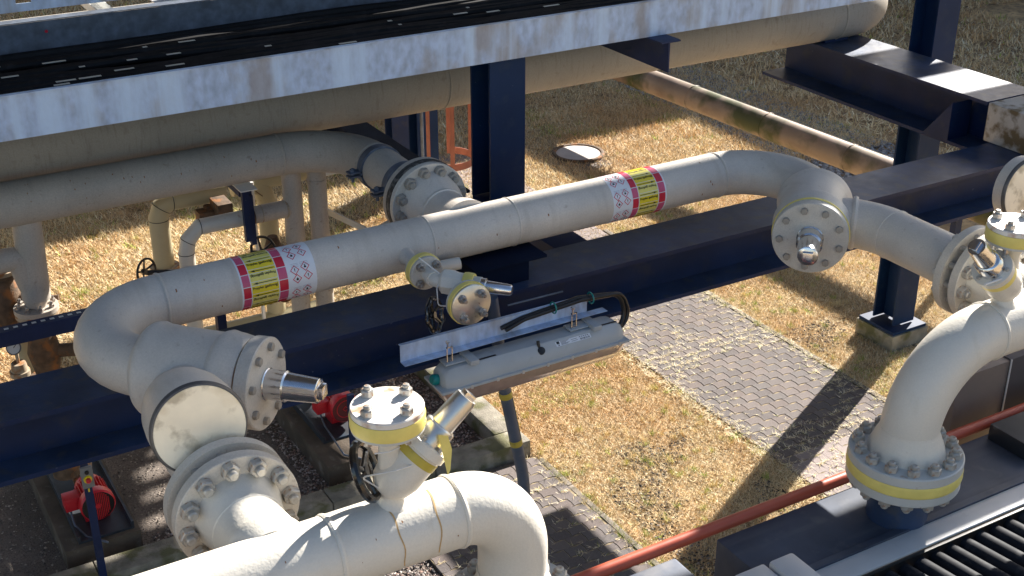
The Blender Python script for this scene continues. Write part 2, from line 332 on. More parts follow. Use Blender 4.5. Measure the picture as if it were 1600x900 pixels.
pebbles('seed_pods', [(3.7, 6.2, 5.2, 8.5), (7.2, 6.4, 8.65, 10.4)], 14, .008, .016, [(.015, .012, .01)], 'black seed pods scattered over the paving', 'litter', .012)
pebbles('gravel_bed', [(3.2, 5.6, 3.72, 8.4), (3.3, 8.75, 5.0, 11.2), (1.9, 8.7, 3.3, 9.2)], 2600, .007, .016, [(.36, .32, .29), (.25, .2, .18), (.5, .45, .42), (.33, .22, .18), (.16, .13, .12)],
        'grey and pinkish gravel inside the concrete kerbs', 'gravel')
pebbles('gravel_strip', [(12.6, 12, 14.4, 19.5)], 700, .015, .035, [(.3, .31, .33), (.22, .22, .24), (.42, .43, .45)], 'pale grey gravel strip behind the insulated pipe', 'gravel')
pebbles('yard_grit', [(.3, 7.0, 3.3, 11.7)], 500, .004, .012, [(.3, .26, .22), (.12, .1, .09), (.42, .36, .3)], 'loose grit on the rough yard beside the motor plinths', 'grit')

# ------------------------------------------------------------------ paved paths of interlocking stones
def paver_poly(g=.006):
    w_, h_, a = .166, .118, .010
    top = [(0, h_), (w_ * .25, h_ + a), (w_ * .5, h_), (w_ * .75, h_ - a), (w_, h_)]
    right = [(w_ + a * .7, h_ * .5)]; bot = [(w_, 0), (w_ * .75, -a), (w_ * .5, 0), (w_ * .25, a), (0, 0)]; left = [(a * .7, h_ * .5)]
    P = top + right + bot + left; cx, cy = w_ / 2, h_ / 2
    return [(cx + (x - cx) * (1 - g / .1), cy + (y - cy) * (1 - g / .07)) for x, y in P], w_, h_
PV, PWx, PHy = paver_poly(.0026)
pm = []
for k in range(5):
    b = MB(); n = len(PV); z = .0
    a = [(x, y, 0) for x, y in PV]; c = [(x, y, .028) for x, y in PV]; cx, cy = PWx / 2, PHy / 2
    d = [(cx + (x - cx) * .965, cy + (y - cy) * .95, .032) for x, y in PV]
    b.v = a + c + d; b.f = [(i, i + n, (i + 1) % n + n, (i + 1) % n) for i in range(n)] + [(i + n, i + 2 * n, (i + 1) % n + 2 * n, (i + 1) % n + n) for i in range(n)] + [tuple(range(2 * n, 3 * n))[::-1]]
    b.f = [f[::-1] for f in b.f]; me = b.mesh('paver', sharp=30); 
    me.materials.append(M('paver_tone', tuple(c_ * t for c_, t in zip((.148, .126, .121), [(1, 1, 1), (1.15, 1.12, 1.1), (.82, .82, .84), (1.03, .97, .94), (.95, .98, 1)][k])), .92, var=.16, vs=2.2, dirt=(.34, .30, .28), da=.4, ds=130, thr=.57, bump=.003, bs=150)); pm.append(me)
def paved(name, x0, y0, x1, y1, lim, order):
    base = struct(sheet(x0, y0, x1, y1, .0285).put(name, JOINT)); base.location.z = 0
    cand = []
    for r in range(int((y1 - y0) / PHy)):
        for c in range(int((x1 - x0) / PWx) + 2):
            off = -PWx * .5 * (r % 2); cand.append((x0 + c * PWx + off, y0 + r * PHy, r))
    cand.sort(key=order); rest = MB()
    for i, (x, y, r) in enumerate(cand):
        dz = random.uniform(-.001, .0015); fl = r % 2
        if x < x0 - .01 or x + PWx > x1 + .015:
            pts = [(min(max(px + x, x0), x1), py + y) for px, py in PV]; w_ = max(p[0] for p in pts) - min(p[0] for p in pts)
            if w_ < .03: continue
            q = []
            for p in pts:
                if not q or (abs(p[0] - q[-1][0]) + abs(p[1] - q[-1][1])) > 1e-4: q.append(p)
            b = MB().prism(q, (0, 0, .001), (1, 0, 0), (0, 1, 0), (0, 0, .031 + dz))
            if i < lim: b.put('paver', random.choice(pm).materials[0], base)
            else: rest.add(b.v, b.f)
            continue
        if i < lim:
            o = bpy.data.objects.new('paver', random.choice(pm)); COL.objects.link(o); o.parent = base
            o.matrix_local = Matrix.Translation((x, y, dz)) @ Matrix.Rotation(random.uniform(-.012, .012), 4, 'Z') @ Matrix.Rotation(random.uniform(-.005, .005), 4, 'X')
        else: rest.prism(PV, (x, y, 0), (1, 0, 0), (0, 1, 0), (0, 0, .03 + dz))
    if rest.v: o = rest.put('paver_field', PAVE, base); o['kind'] = 'stuff'
    return base
p1 = paved('paved_path', 7.15, 5.6, 8.72, 16.2, 298, lambda c: abs(c[1] - 8.9))
p2 = paved('paved_path', 3.74, 5.0, 5.26, 8.55, 298, lambda c: abs(c[1] - 7.2))
def kerb(x0, x1, y0, y1, axis, base):
    L_ = (y1 - y0) if axis == 'y' else (x1 - x0); n = int(L_ / .5)
    for i in range(n):
        if axis == 'y': MB().box((x0, y0 + i * .5 + .004, -.02), (x1, y0 + i * .5 + .496, .036 + random.uniform(-.004, .004))).put('edging_stone', CONC, base, bevel=.004)
kerb(5.262, 5.315, 5.0, 8.5, 'y', p2); kerb(8.74, 8.80, 5.6, 12.6, 'y', p1); 
# straw and weeds growing in the joints and over the edges of the paving
def joint_straw():
    n = 9000; x = rng.uniform(7.02, 8.8, n); y = rng.uniform(6.2, 11.5, n); edge = np.minimum(x - 7.1, 8.8 - x)
    k = (rng.random(n) < np.exp(-edge / .13)) | ((fbm(x, y, 1.6) > .12) & (rng.random(n) < .5)); x, y = x[k], y[k]
    row = np.round((y - 5.6) / PHy) * PHy + 5.6; inn = (rng.random(len(x)) < .8) & (np.minimum(x - 7.1, 8.8 - x) > .12); y = np.where(inn, row + rng.normal(0, .012, len(x)), y)
    x2 = rng.uniform(3.75, 5.25, 700); y2 = 5.0 + np.round(rng.uniform(0, 3.5, 700) / PHy) * PHy + rng.normal(0, .01, 700); x = np.concatenate([x, x2]); y = np.concatenate([y, y2])
    n = len(x); m = 3; x = np.repeat(x, m) + rng.normal(0, .012, n * m); y = np.repeat(y, m) + rng.normal(0, .008, n * m); n = len(x)
    L = rng.uniform(.02, .075, n); az = rng.uniform(0, 2 * pi, n); el = rng.uniform(0, .5, n); wv = .005 * rng.uniform(.6, 1.4, n)
    z0 = .036 + rng.uniform(0, .006, n); P = np.zeros((n, 3, 3)); px, py = -np.sin(az) * wv / 2, np.cos(az) * wv / 2
    P[:, 0] = np.stack([x - px, y - py, z0], 1); P[:, 1] = np.stack([x + px, y + py, z0], 1)
    P[:, 2] = np.stack([x + np.cos(el) * np.cos(az) * L, y + np.cos(el) * np.sin(az) * L, z0 + np.sin(el) * L], 1)
    pal = np.array([(.80, .68, .45), (.66, .52, .3), (.88, .80, .6), (.34, .36, .08)]); c = pal[rng.choice(4, n, p=[.4, .25, .27, .08])] * rng.uniform(.8, 1.1, n)[:, None]
    tri_cloud('joint_weeds', P, np.clip(c, 0, 1), BLADE, label='dry straw weeds growing out of the joints of the paving', cat='weeds')
joint_straw()
def tufts(n_c, rect, lmax):
    cx = rng.uniform(rect[0], rect[2], n_c); cy = rng.uniform(rect[1], rect[3], n_c); m = 26; x = np.repeat(cx, m) + rng.normal(0, .016, n_c * m); y = np.repeat(cy, m) + rng.normal(0, .016, n_c * m); n = len(x)
    L = rng.uniform(.04, lmax, n); az = rng.uniform(0, 2 * pi, n); el = rng.uniform(.5, 1.4, n); wv = .005; P = np.zeros((n, 3, 3)); px, py = -np.sin(az) * wv / 2, np.cos(az) * wv / 2; z0 = .01 * np.ones(n)
    P[:, 0] = np.stack([x - px, y - py, z0], 1); P[:, 1] = np.stack([x + px, y + py, z0], 1)
    P[:, 2] = np.stack([x + np.cos(el) * np.cos(az) * L, y + np.cos(el) * np.sin(az) * L, z0 + np.sin(el) * L], 1)
    base = np.repeat(np.array([(.40, .50, .10), (.85, .72, .42), (.75, .6, .3), (.62, .60, .2)])[rng.choice(4, n_c, p=[.3, .3, .2, .2])], m, 0)
    tri_cloud('grass_tufts', P, np.clip(base * rng.uniform(.7, 1.2, n)[:, None], 0, 1), BLADE, label='taller green and straw tufts scattered through the dry lawn', cat='grass')
tufts(150, (5.35, 6.2, 7.1, 9.8), .09); tufts(260, (8.8, 7.4, 12.2, 12.8), .10); tufts(160, (1.8, 11.9, 8, 15.5), .13); tufts(60, (8.66, 6.4, 8.84, 12.0), .08); tufts(60, (5.24, 6.0, 5.36, 8.5), .08)
# manhole
t = thing('manhole_cover', 'round pale manhole cover with rusty rim set in the dry lawn', 'manhole cover', (10.06, 15.2, 0))
MB().lathe((10.06, 15.2, -.02), (0, 0, 1), [(0, .33), (.05, .33), (.055, .30), (.056, .0)], 48).put('cover', M('manhole_concrete', (.52, .46, .42), .85, var=.12, vs=4, dirt=(.16, .1, .08), da=.6, ds=5, thr=.58), t)
MB().torus((10.06, 15.2, .03), (0, 0, 1), .36, .03, 48, 8, ell=.7).put('rim', RUSTY, t)
# kerbs of the gravel bund
t = thing('concrete_kerb', 'mossy concrete kerb enclosing the gravel bed below the valve', 'kerb', (5.2, 8.6, 0))
for i in range(6):
    x0 = 5.26 - .98 * (i + 1); MB().box((x0 + .005, 8.62, -.05), (5.26 - .98 * i - .005, 8.86, .17)).put('kerb_stone', MOSS, t, bevel=.008)
for i in range(3): MB().box((5.02, 8.872 + .98 * i, -.05), (5.26, 8.862 + .98 * (i + 1), .168)).put('kerb_stone', MOSS, t, bevel=.008)

# ------------------------------------------------------------------ steelwork
def hbeam(b, p0, p1, h, wd, tf=.022, tw=.014, up=(0, 0, 1)):
    p0, p1, up = V(p0), V(p1), V(up); d = p1 - p0; s_ = d.cross(up).normalized(); a, e, H_ = wd / 2, tw / 2, h / 2
    poly = [(-a, -H_), (a, -H_), (a, -H_ + tf), (e, -H_ + tf), (e, H_ - tf), (a, H_ - tf), (a, H_), (-a, H_), (-a, H_ - tf), (-e, H_ - tf), (-e, -H_ + tf), (-a, -H_ + tf)]
    b.prism(poly, p0, s_, up, d)
def multi(o, m2, test):   # second material on the same steel member where the test holds
    o.data.materials.append(m2)
    for p in o.data.polygons:
        if test(p): p.material_index = 1
t = thing('main_beam', 'wide dark navy H-beam running under the long grey pipe', 'steel beam', (3, 6.757, 2.517))
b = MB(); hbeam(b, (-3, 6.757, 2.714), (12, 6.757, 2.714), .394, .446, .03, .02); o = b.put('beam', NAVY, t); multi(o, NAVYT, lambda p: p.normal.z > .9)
MB().box((4.50, 6.985, 2.55), (4.78, 8.28, 2.86)).put('bracket', NAVY, t, bevel=.003)
t = thing('pipe_shoe', 'dark steel cross beam carrying the middle of the long grey pipe', 'pipe support', (3.93, 6.86, 2.91))
MB().box((3.62, 6.63, 2.913), (4.02, 7.1, 3.06)).put('block', NAVYM, t, bevel=.004)
MB().box((3.60, 6.60, 3.062), (4.14, 7.12, 3.082)).put('top_plate', NAVYM, t, bevel=.002)
def hcol(name, label, x, y, z0, z1, s_=.32, foot=False, m=NAVYC):
    t = thing(name, label, 'steel column', (x, y, z0)); b = MB(); a, tf, tw = s_ / 2, .02, .014
    poly = [(-a, -a), (a, -a), (a, -a + tf), (tw / 2, -a + tf), (tw / 2, a - tf), (a, a - tf), (a, a), (-a, a), (-a, a - tf), (-tw / 2, a - tf), (-tw / 2, -a + tf), (-a, -a + tf)]
    b.prism(poly, (x, y, z0), (1, 0, 0), (0, 1, 0), (0, 0, z1 - z0)); b.put('shaft', m, t); return t
t = hcol('steel_column', 'tall dark navy column on a mossy concrete footing beside the path', 9.81, 8.63, .25, 7.2, .30)
MB().box((9.57, 8.38, .2), (10.05, 8.88, .232)).put('base_plate', NAVYC, t)
t = thing('column_footing', 'square mossy concrete footing under the tall navy column', 'footing', (9.81, 8.63, 0))
MB().box((9.55, 8.36, -.1), (10.07, 8.90, .198)).put('block', MOSS, t, bevel=.012)
hcol('steel_column', 'navy column rising behind the long pipe to the galvanised tray', 4.64, 8.12, 2.862, 4.0, .30)
hcol('steel_column', 'dark navy column in the back row left of the red ladder cage', 7.70, 15.6, 0, 3.9, .32)
t = hcol('steel_column', 'narrow black-blue column left of the back-row column', 7.02, 15.0, 0, 3.9, .24, m=NAVY)
MB().cyl((7.29, 14.8, 0), (7.29, 14.8, 3.9), .022, n=10).put('conduit', GALVD, t)
# transverse girder on the right with end block
t = thing('cross_girder', 'deep dark girder crossing top right with two sunlit patches on top', 'steel girder', (9.1, 7, 2.77))
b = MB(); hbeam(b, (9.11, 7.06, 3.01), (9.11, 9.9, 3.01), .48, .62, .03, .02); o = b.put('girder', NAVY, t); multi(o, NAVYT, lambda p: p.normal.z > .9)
b = MB(); b.prism([(0, 0), (.28, 0), (.0, .34)], (8.80, 7.42, 2.80), (0, 1, 0), (0, 0, 1), (.25, 0, 0)); b.put('gusset', NAVY, t)
t = thing('stained_block', 'stained off-white painted box end on the beam beside the cross girder', 'box', (9.1, 6.8, 2.91))
MB().box((8.80, 6.30, 2.914), (9.46, 7.045, 3.25)).put('box', BLOCKM, t, bevel=.012)
MB().box((9.40, 6.75, 3.252), (9.44, 6.98, 3.9)).put('post', NAVY, t)
t = thing('back_beam', 'navy beam running back from behind the tee flange', 'steel beam', (4.3, 8.3, 2.6))
b = MB(); hbeam(b, (4.36, 8.3, 2.76), (4.36, 13.5, 2.76), .26, .26); o = b.put('beam', NAVYM, t)

# ------------------------------------------------------------------ big pipes behind and cable tray on top
t = thing('large_pipe', 'large dull beige pipe under the tray, turning away at the right', 'pipe', (0, 9.27, 3.5))
P = path([(-4, 9.27, 3.504), (9.82, 9.27, 3.504), (9.82, 14, 3.504)], .62, 14)
MB().tube(P, .254, 56).put('pipe', BIGP, t); welds(t, BIGP, [((9.04, 9.27, 3.504), (1, 0, 0), .254, .008), ((4.72, 9.27, 3.504), (1, 0, 0), .254, .006)])
b = MB(); b.box((8.9, 9.15, 3.252), (9.2, 9.4, 3.29)); b.put('shoe', NAVY, t)
YF, ZB, ZT = 7.9, 4.01, 4.285
t = thing('cable_tray', 'broad galvanised tray with pale streaky side rail full of black cables', 'cable tray', (3, 8.7, 4.0))
b = MB(); b.box((-4, YF, ZB), (8.6, YF + .004, ZT)).box((-4, YF + .005, ZB), (8.6, YF + .05, ZB + .004)).box((-4, YF - .022, ZT + .001), (8.6, YF + .02, ZT + .006)); b.put('side_rail', GALV, t)
b = MB(); b.box((-4, 9.55, 4.03), (8.6, 9.556, 4.30)).box((-4, 9.555, 4.301), (8.6, 9.66, 4.307)); b.put('side_rail', GALVD, t)
MB().box((-4, 7.96, 4.02), (8.6, 9.54, 4.026)).put('tray_floor', CABLE, t)
for i in range(26):
    y = 8.03 + i * .0585; z = 4.06 + .035 * random.random(); pts = []
    for k in range(40):
        x = -4 + 12.6 * k / 39; pts.append((x, y + .07 * noise.noise(V((x * .7, i * 3.1, 0))), z + .035 * noise.noise(V((x * .9, i * 5.3, 4)))))
    MB().tube(pts, random.uniform(.022, .034), 8).put('cable', CABLE, t)
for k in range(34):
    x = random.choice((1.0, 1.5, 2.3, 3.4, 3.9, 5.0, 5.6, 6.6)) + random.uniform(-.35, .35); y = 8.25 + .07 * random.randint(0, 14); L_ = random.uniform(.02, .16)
    MB().box((x, y, 4.118), (x + L_, y + .025, 4.121)).put('painted_sun_gap', M('sun_gap_pale', (.6, .57, .5), .6) if k == 0 else bpy.data.materials['sun_gap_pale'], t)  # pale strips paint the look of sunlit gaps between the cables
MB().lathe((1.75, 9.548, 4.225), (0, -1, 0), [(0, .011), (.004, .011)], 12).put('red_dot', REDP, t)
t = thing('tray_bracket', 'dark cantilever bracket poking out under the galvanised tray', 'bracket', (5.92, 8.0, 4))
b = MB(); b.box((5.84, 7.72, 3.996), (6.02, 9.0, 4.008)).box((5.923, 7.74, 3.76), (5.937, 9.0, 3.995)); b.put('beam', NAVY, t)
t = thing('slotted_rail', 'bright galvanised rail with oval slots at the top left corner', 'rail', (1.5, 10, 4.3))
b = MB(); zt, zb = 4.62, 4.28; xs = -3.
b.box((-3, 10.0, 4.42), (3.4, 10.006, 4.62)); b.box((-3, 10.0, 4.28), (3.4, 10.006, 4.34)); x = -3
while x < 3.4:
    b.box((x, 10.0, 4.34), (x + .17, 10.006, 4.42)); x += .28
b.put('rail', GALV, t)
t = thing('strut_channel', 'short open galvanised channel end beside the slotted rail', 'channel', (2.2, 9.9, 4.2))
b = MB(); b.box((2.18, 9.8, 4.20), (2.30, 10.8, 4.206)).box((2.18, 9.8, 4.206), (2.186, 10.8, 4.27)).box((2.294, 9.8, 4.206), (2.30, 10.8, 4.27)); b.put('channel', GALVB, t)
t = thing('bright_plate', 'sunlit white sheet plate at the top edge above the tray', 'plate', (2.7, 9.9, 4.2))
MB().box((2.62, 9.72, 4.26), (3.02, 10.4, 4.27)).put('plate', PALE, t)
t = thing('brown_pipe', 'brown shaded pipe seen past the slotted rail in the top corner', 'pipe', (2, 11, 3.8))
MB().tube([(-3, 10.9, 3.75), (4.4, 10.9, 3.75)], .26, 40).put('pipe', BIGP, t)

# insulated pipe running back on the right
t = thing('insulated_pipe', 'metal-clad insulated pipe with mossy green stains lying above the lawn', 'pipe', (11.5, 13, 1.0))
MB().tube([(11.66, 7.6, .98), (11.15, 16.6, .98)], .175, 48).put('cladding', INSUL, t)
for y in (9.6, 11.1, 12.6, 14.1, 15.3):
    x = 11.66 - .51 * (y - 7.6) / 9; MB().torus((x, y, .98), (-.0566, 1, 0), .176, .008, 40, 6).put('seam_band', INSUL, t)
b = MB(); b.tube([(11.66 + .05, 7.6, 1.147), (11.15 + .05, 16.6, 1.147)], .008, 6); b.put('lap_joint', DARK, t)
for y in (9.3,): MB().box((11.4, y, 0), (11.5, y + .08, .82)).put('support', NAVY, t)

# ------------------------------------------------------------------ main pipe with elbows and tee
def elbow_pts(mx=None):
    f = (lambda x: x) if mx is None else (lambda x: mx - x)
    r, x0, y0 = .43, 1.66, 6.86; return [V((f(x0 - r * sin(rad(a))), y0 - r + r * cos(rad(a)), ZP)) for a in range(0, 136, 9)]
MX = 7.38; RP = .1615
mp = thing('main_pipe', 'long grey pipe with two hazard-marker bands and a curved elbow at each end', 'pipe', (3.7, 6.86, ZP))
A = elbow_pts(); B_ = elbow_pts(MX)
MB().tube(A[::-1] + [V((x, 6.86, ZP)) for x in (2.4, 3.2, 4, 4.8)] + B_, RP, 64, False).put('pipe', GREY, mp)
welds(mp, GREY, [((1.66, 6.86, ZP), (1, 0, 0), RP), ((MX - 1.66, 6.86, ZP), (1, 0, 0), RP), ((3.372, 6.86, ZP), (1, 0, 0), RP, .005), ((4.0, 6.86, ZP), (1, 0, 0), RP, .005), ((3.70, 7.035, ZP), (0, 1, 0), RP + .004, .006)])
b = MB(); b.lathe((3.70, 6.90, ZP), (0, 1, 0), [(0, .20), (.09, .185), (.13, .168), (.17, RP), (.30, RP + .002), (.305, RP + .01), (.32, RP + .01), (.325, RP + .004), (.42, .205), (.50, .225), (.52, .225)], 56); b.put('tee_branch', GREY, mp)
b = MB(); flange_mb(b, (3.70, 7.42, ZP), (0, 1, 0), .283, .05); b.put('flange', FLG, mp); bolts(mp, (3.70, 7.42, ZP), (0, -1, 0), .232, 12, NUT_BIG, .2)
# upper pipe
up = thing('upper_pipe', 'grey pipe at upper left bending down into the tee flange of the long pipe', 'pipe', (1, 8.865, ZP))
MB().tube(path([(-5, 8.865, ZP), (3.70, 8.865, ZP), (3.70, 7.66, ZP)], .55, 16), RP - .003, 56, False).put('pipe', GREYD, up)
welds(up, GREYD, [((3.15, 8.865, ZP), (1, 0, 0), RP - .003), ((3.70, 8.31, ZP), (0, 1, 0), RP - .003)])
b = MB(); b.lathe((3.70, 7.525, ZP), (0, 1, 0), [(0, .283), (.05, .283), (.052, .215), (.1, .20), (.17, RP)], 56); b.put('flange', GREYD, up)
MB().lathe((3.70, 7.4705, ZP), (0, 1, 0), [(0, .286), (.054, .286)], 56).put('black_wrap', BLKT, up)
def clamp(x, y, par):
    b = MB(); b.lathe((x, y - .035, ZP), (0, 1, 0), [(0, RP), (0, RP + .012), (.07, RP + .012), (.07, RP)], 48)
    b.box((x - RP - .10, y - .035, ZP - .03), (x - RP + .01, y + .035, ZP - .018)).box((x - RP - .10, y - .035, ZP + .0), (x - RP + .01, y + .035, ZP + .012))
    b.cyl((x - RP - .06, y, ZP - .07), (x - RP - .06, y, ZP + .035), .012, n=10).cyl((x - RP - .06, y, ZP + .012), (x - RP - .06, y, ZP + .03), .022, n=6); b.put('pipe_clamp', GALVD, par)
clamp(3.70, 8.22, up); clamp(3.70, 7.80, up)

RUSTP = M('rust_spot', (.28, .12, .045), .8, var=.4, vs=60)
def spots(par, n, xr, yc, R_, zc=ZP, ar=(-20, 80), s0=.003, s1=.009):
    for _ in range(n):
        x = random.uniform(*xr); a0 = rad(random.uniform(*ar)); sz = random.uniform(s0, s1); k = 9; vs = []
        for i in range(k):
            t_ = 2 * pi * i / k; r_ = sz * random.uniform(.5, 1.2); a = a0 + r_ * sin(t_) * 1.5 / R_; vs.append((x + r_ * cos(t_) * .7, yc - (R_ + .0012) * cos(a), zc + (R_ + .0012) * sin(a)))
        MB().add(vs, [tuple(range(k))]).put('rust_spot', RUSTP, par)
spots(mp, 14, (1.7, 5.6), 6.86, RP); spots(up, 26, (.8, 3.0), 8.865, RP - .003)
# hazard marker bands (flat print wrapped on the pipe)
def cpos(x, a, R): return (x, 6.86 - R * cos(rad(a)), ZP + R * sin(rad(a)))
def cpatch(b, x0, x1, a0, a1, R):
    n = max(1, int(abs(a1 - a0) / 5) + 1); vs = []; fs = []
    for i in range(n + 1):
        a = a0 + (a1 - a0) * i / n; vs += [cpos(x0, a, R), cpos(x1, a, R)]
    for i in range(n): fs.append((2 * i, 2 * i + 1, 2 * i + 3, 2 * i + 2))
    b.add(vs, fs)
def poly_on(b, pts, xc, ac, R, flip=False):
    s_ = -1 if flip else 1; k = 180 / pi / RP
    b.add([cpos(xc + s_ * u, ac + s_ * v * k, R) for u, v in pts], [tuple(range(len(pts)))])
def text_mesh(s, size):
    cu = bpy.data.curves.new('lettering', 'FONT'); cu.body = s; cu.size = size; cu.align_x = 'CENTER'; cu.align_y = 'CENTER'; cu.resolution_u = 2; cu.offset = .0006
    ob = bpy.data.objects.new('lettering', cu); COL.objects.link(ob); dg = bpy.context.evaluated_depsgraph_get()
    me = bpy.data.meshes.new_from_object(ob.evaluated_get(dg)); vs = [v.co.copy() for v in me.vertices]; fs = [tuple(p.vertices) for p in me.polygons]
    bpy.data.objects.remove(ob); bpy.data.curves.remove(cu); bpy.data.meshes.remove(me); return vs, fs
TV, TF = text_mesh('Propylen (gasförmig)', .0215)
PITCH = 26.3
def marker(x0, x1, order, arrow_dir, label):
    mk = MB(); mk.lathe((x0, 6.86, ZP), (1, 0, 0), [(0, RP), (.0005, RP + .0012), (x1 - x0 - .0005, RP + .0012), (x1 - x0, RP)], 96, cap0=False, cap1=False)
    mk = mk.put('hazard_marker', WHT, mp, label=label)
    (ra0, ra1), (y0, y1), (rb0, rb1), (w0, w1) = order
    R1, R2 = RP + .0022, RP + .0032
    for i in range(-3, 6):
        a = 5.1 + PITCH * i
        ye, yp, rd, rp, ar, tx = MB(), MB(), MB(), MB(), MB(), MB(); ev = i % 2 == 0
        lo, hi = a - 18.5, a - 18.5 + PITCH
        for (g0, g1) in ((lo + 9.2, hi - .6), (lo + .6, lo + 8.0)):
            ye = MB(); cpatch(ye, y0, y1, g0, g1, R1); ye.put('yellow_panel', YEL2 if ev else YEL3, mk)
        for (p, q) in ((ra0, ra1), (rb0, rb1)):
            rd = MB(); cpatch(rd, p, q, lo + .9, hi - .9, R1); rd.put('red_panel', REDP if ev else REDP2, mk)
        xm = (y0 + y1) / 2; hw = (y1 - y0) / 2 - .008; s_ = arrow_dir; am = lo + 4.3
        poly_on(ar, [(-s_ * hw, -.0022), (s_ * (hw - .028), -.0022), (s_ * (hw - .028), .0022), (-s_ * hw, .0022)] if s_ > 0 else [(hw, .0022), (-(hw - .028), .0022), (-(hw - .028), -.0022), (hw, -.0022)], xm, am, R2)
        poly_on(ar, [(s_ * (hw - .03), -.0065), (s_ * hw, 0), (s_ * (hw - .03), .0065)], xm, am, R2)
        k = 180 / pi / RP; sg = 1 if i % 2 == 0 else -1; sc_ = (y1 - y0 - .012) / (max(v.x for v in TV) - min(v.x for v in TV))
        tx.add([cpos(xm + sg * v.x * sc_, a + 2.2 + sg * v.y * k, R2) for v in TV], TF)
        ar.put('flow_arrow', INK, mk); tx.put('lettering', INK, mk)
    wm = (w0 + w1) / 2; d = .030
    for j in range(-2, 3):
        ac = 5.1 + PITCH * (2 * j) + 13
        for (u, v_, g) in ((-.042, .024, '!'), (.026, .036, 'h'), (-.034, -.030, 'f'), (.036, -.020, '!')):
            dm, gl = MB(), MB()
            u0, v0 = wm + u, ac + v_ * 180 / pi / RP
            for e0, e1 in (((0, 1), (1, 0)), ((1, 0), (0, -1)), ((0, -1), (-1, 0)), ((-1, 0), (0, 1))):
                k2 = .78; poly_on(dm, [(e1[0] * d * .98, e1[1] * d), (e1[0] * d * k2, e1[1] * d * k2), (e0[0] * d * k2, e0[1] * d * k2), (e0[0] * d * .98, e0[1] * d)][::-1], u0, v0, R1)
            if g == '!': poly_on(gl, [(-.002, -.004), (.002, -.004), (.003, .011), (-.003, .011)], u0, v0, R2); poly_on(gl, [(-.0018, -.009), (.0018, -.009), (.0018, -.006), (-.0018, -.006)], u0, v0, R2)
            elif g == 'f': poly_on(gl, [(-.006, -.008), (.006, -.008), (.008, -.001), (.004, .004), (.001, .011), (-.003, .004), (-.008, .001)], u0, v0, R2)
            else: poly_on(gl, [(-.007, -.008), (.007, -.008), (.006, .0), (.002, .003), (.002, .010), (-.003, .010), (-.003, .003), (-.007, 0)], u0, v0, R2)
            dm.put('hazard_diamond', REDP, mk); gl.put('hazard_symbol', INK, mk)
        for q in range(3):
            for (u0, u1) in ((-.06, -.012), (-.004, .05)):
                fine = MB(); poly_on(fine, [(u0, -.003), (u1, -.003), (u1, -.0012), (u0, -.0012)], wm, ac + 24 - q * 3.2 + u0 * 20, R1); fine.put('fine_print', INKG, mk)
marker(2.094, 2.566, ((2.104, 2.150), (2.156, 2.322), (2.328, 2.382), (2.39, 2.56)), -1, 'yellow and red marker band with arrows pointing left')
marker(4.734, 5.178, ((4.892, 4.940), (4.946, 5.106), (5.112, 5.166), (4.738, 4.886)), 1, 'yellow and red marker band with arrows pointing right')

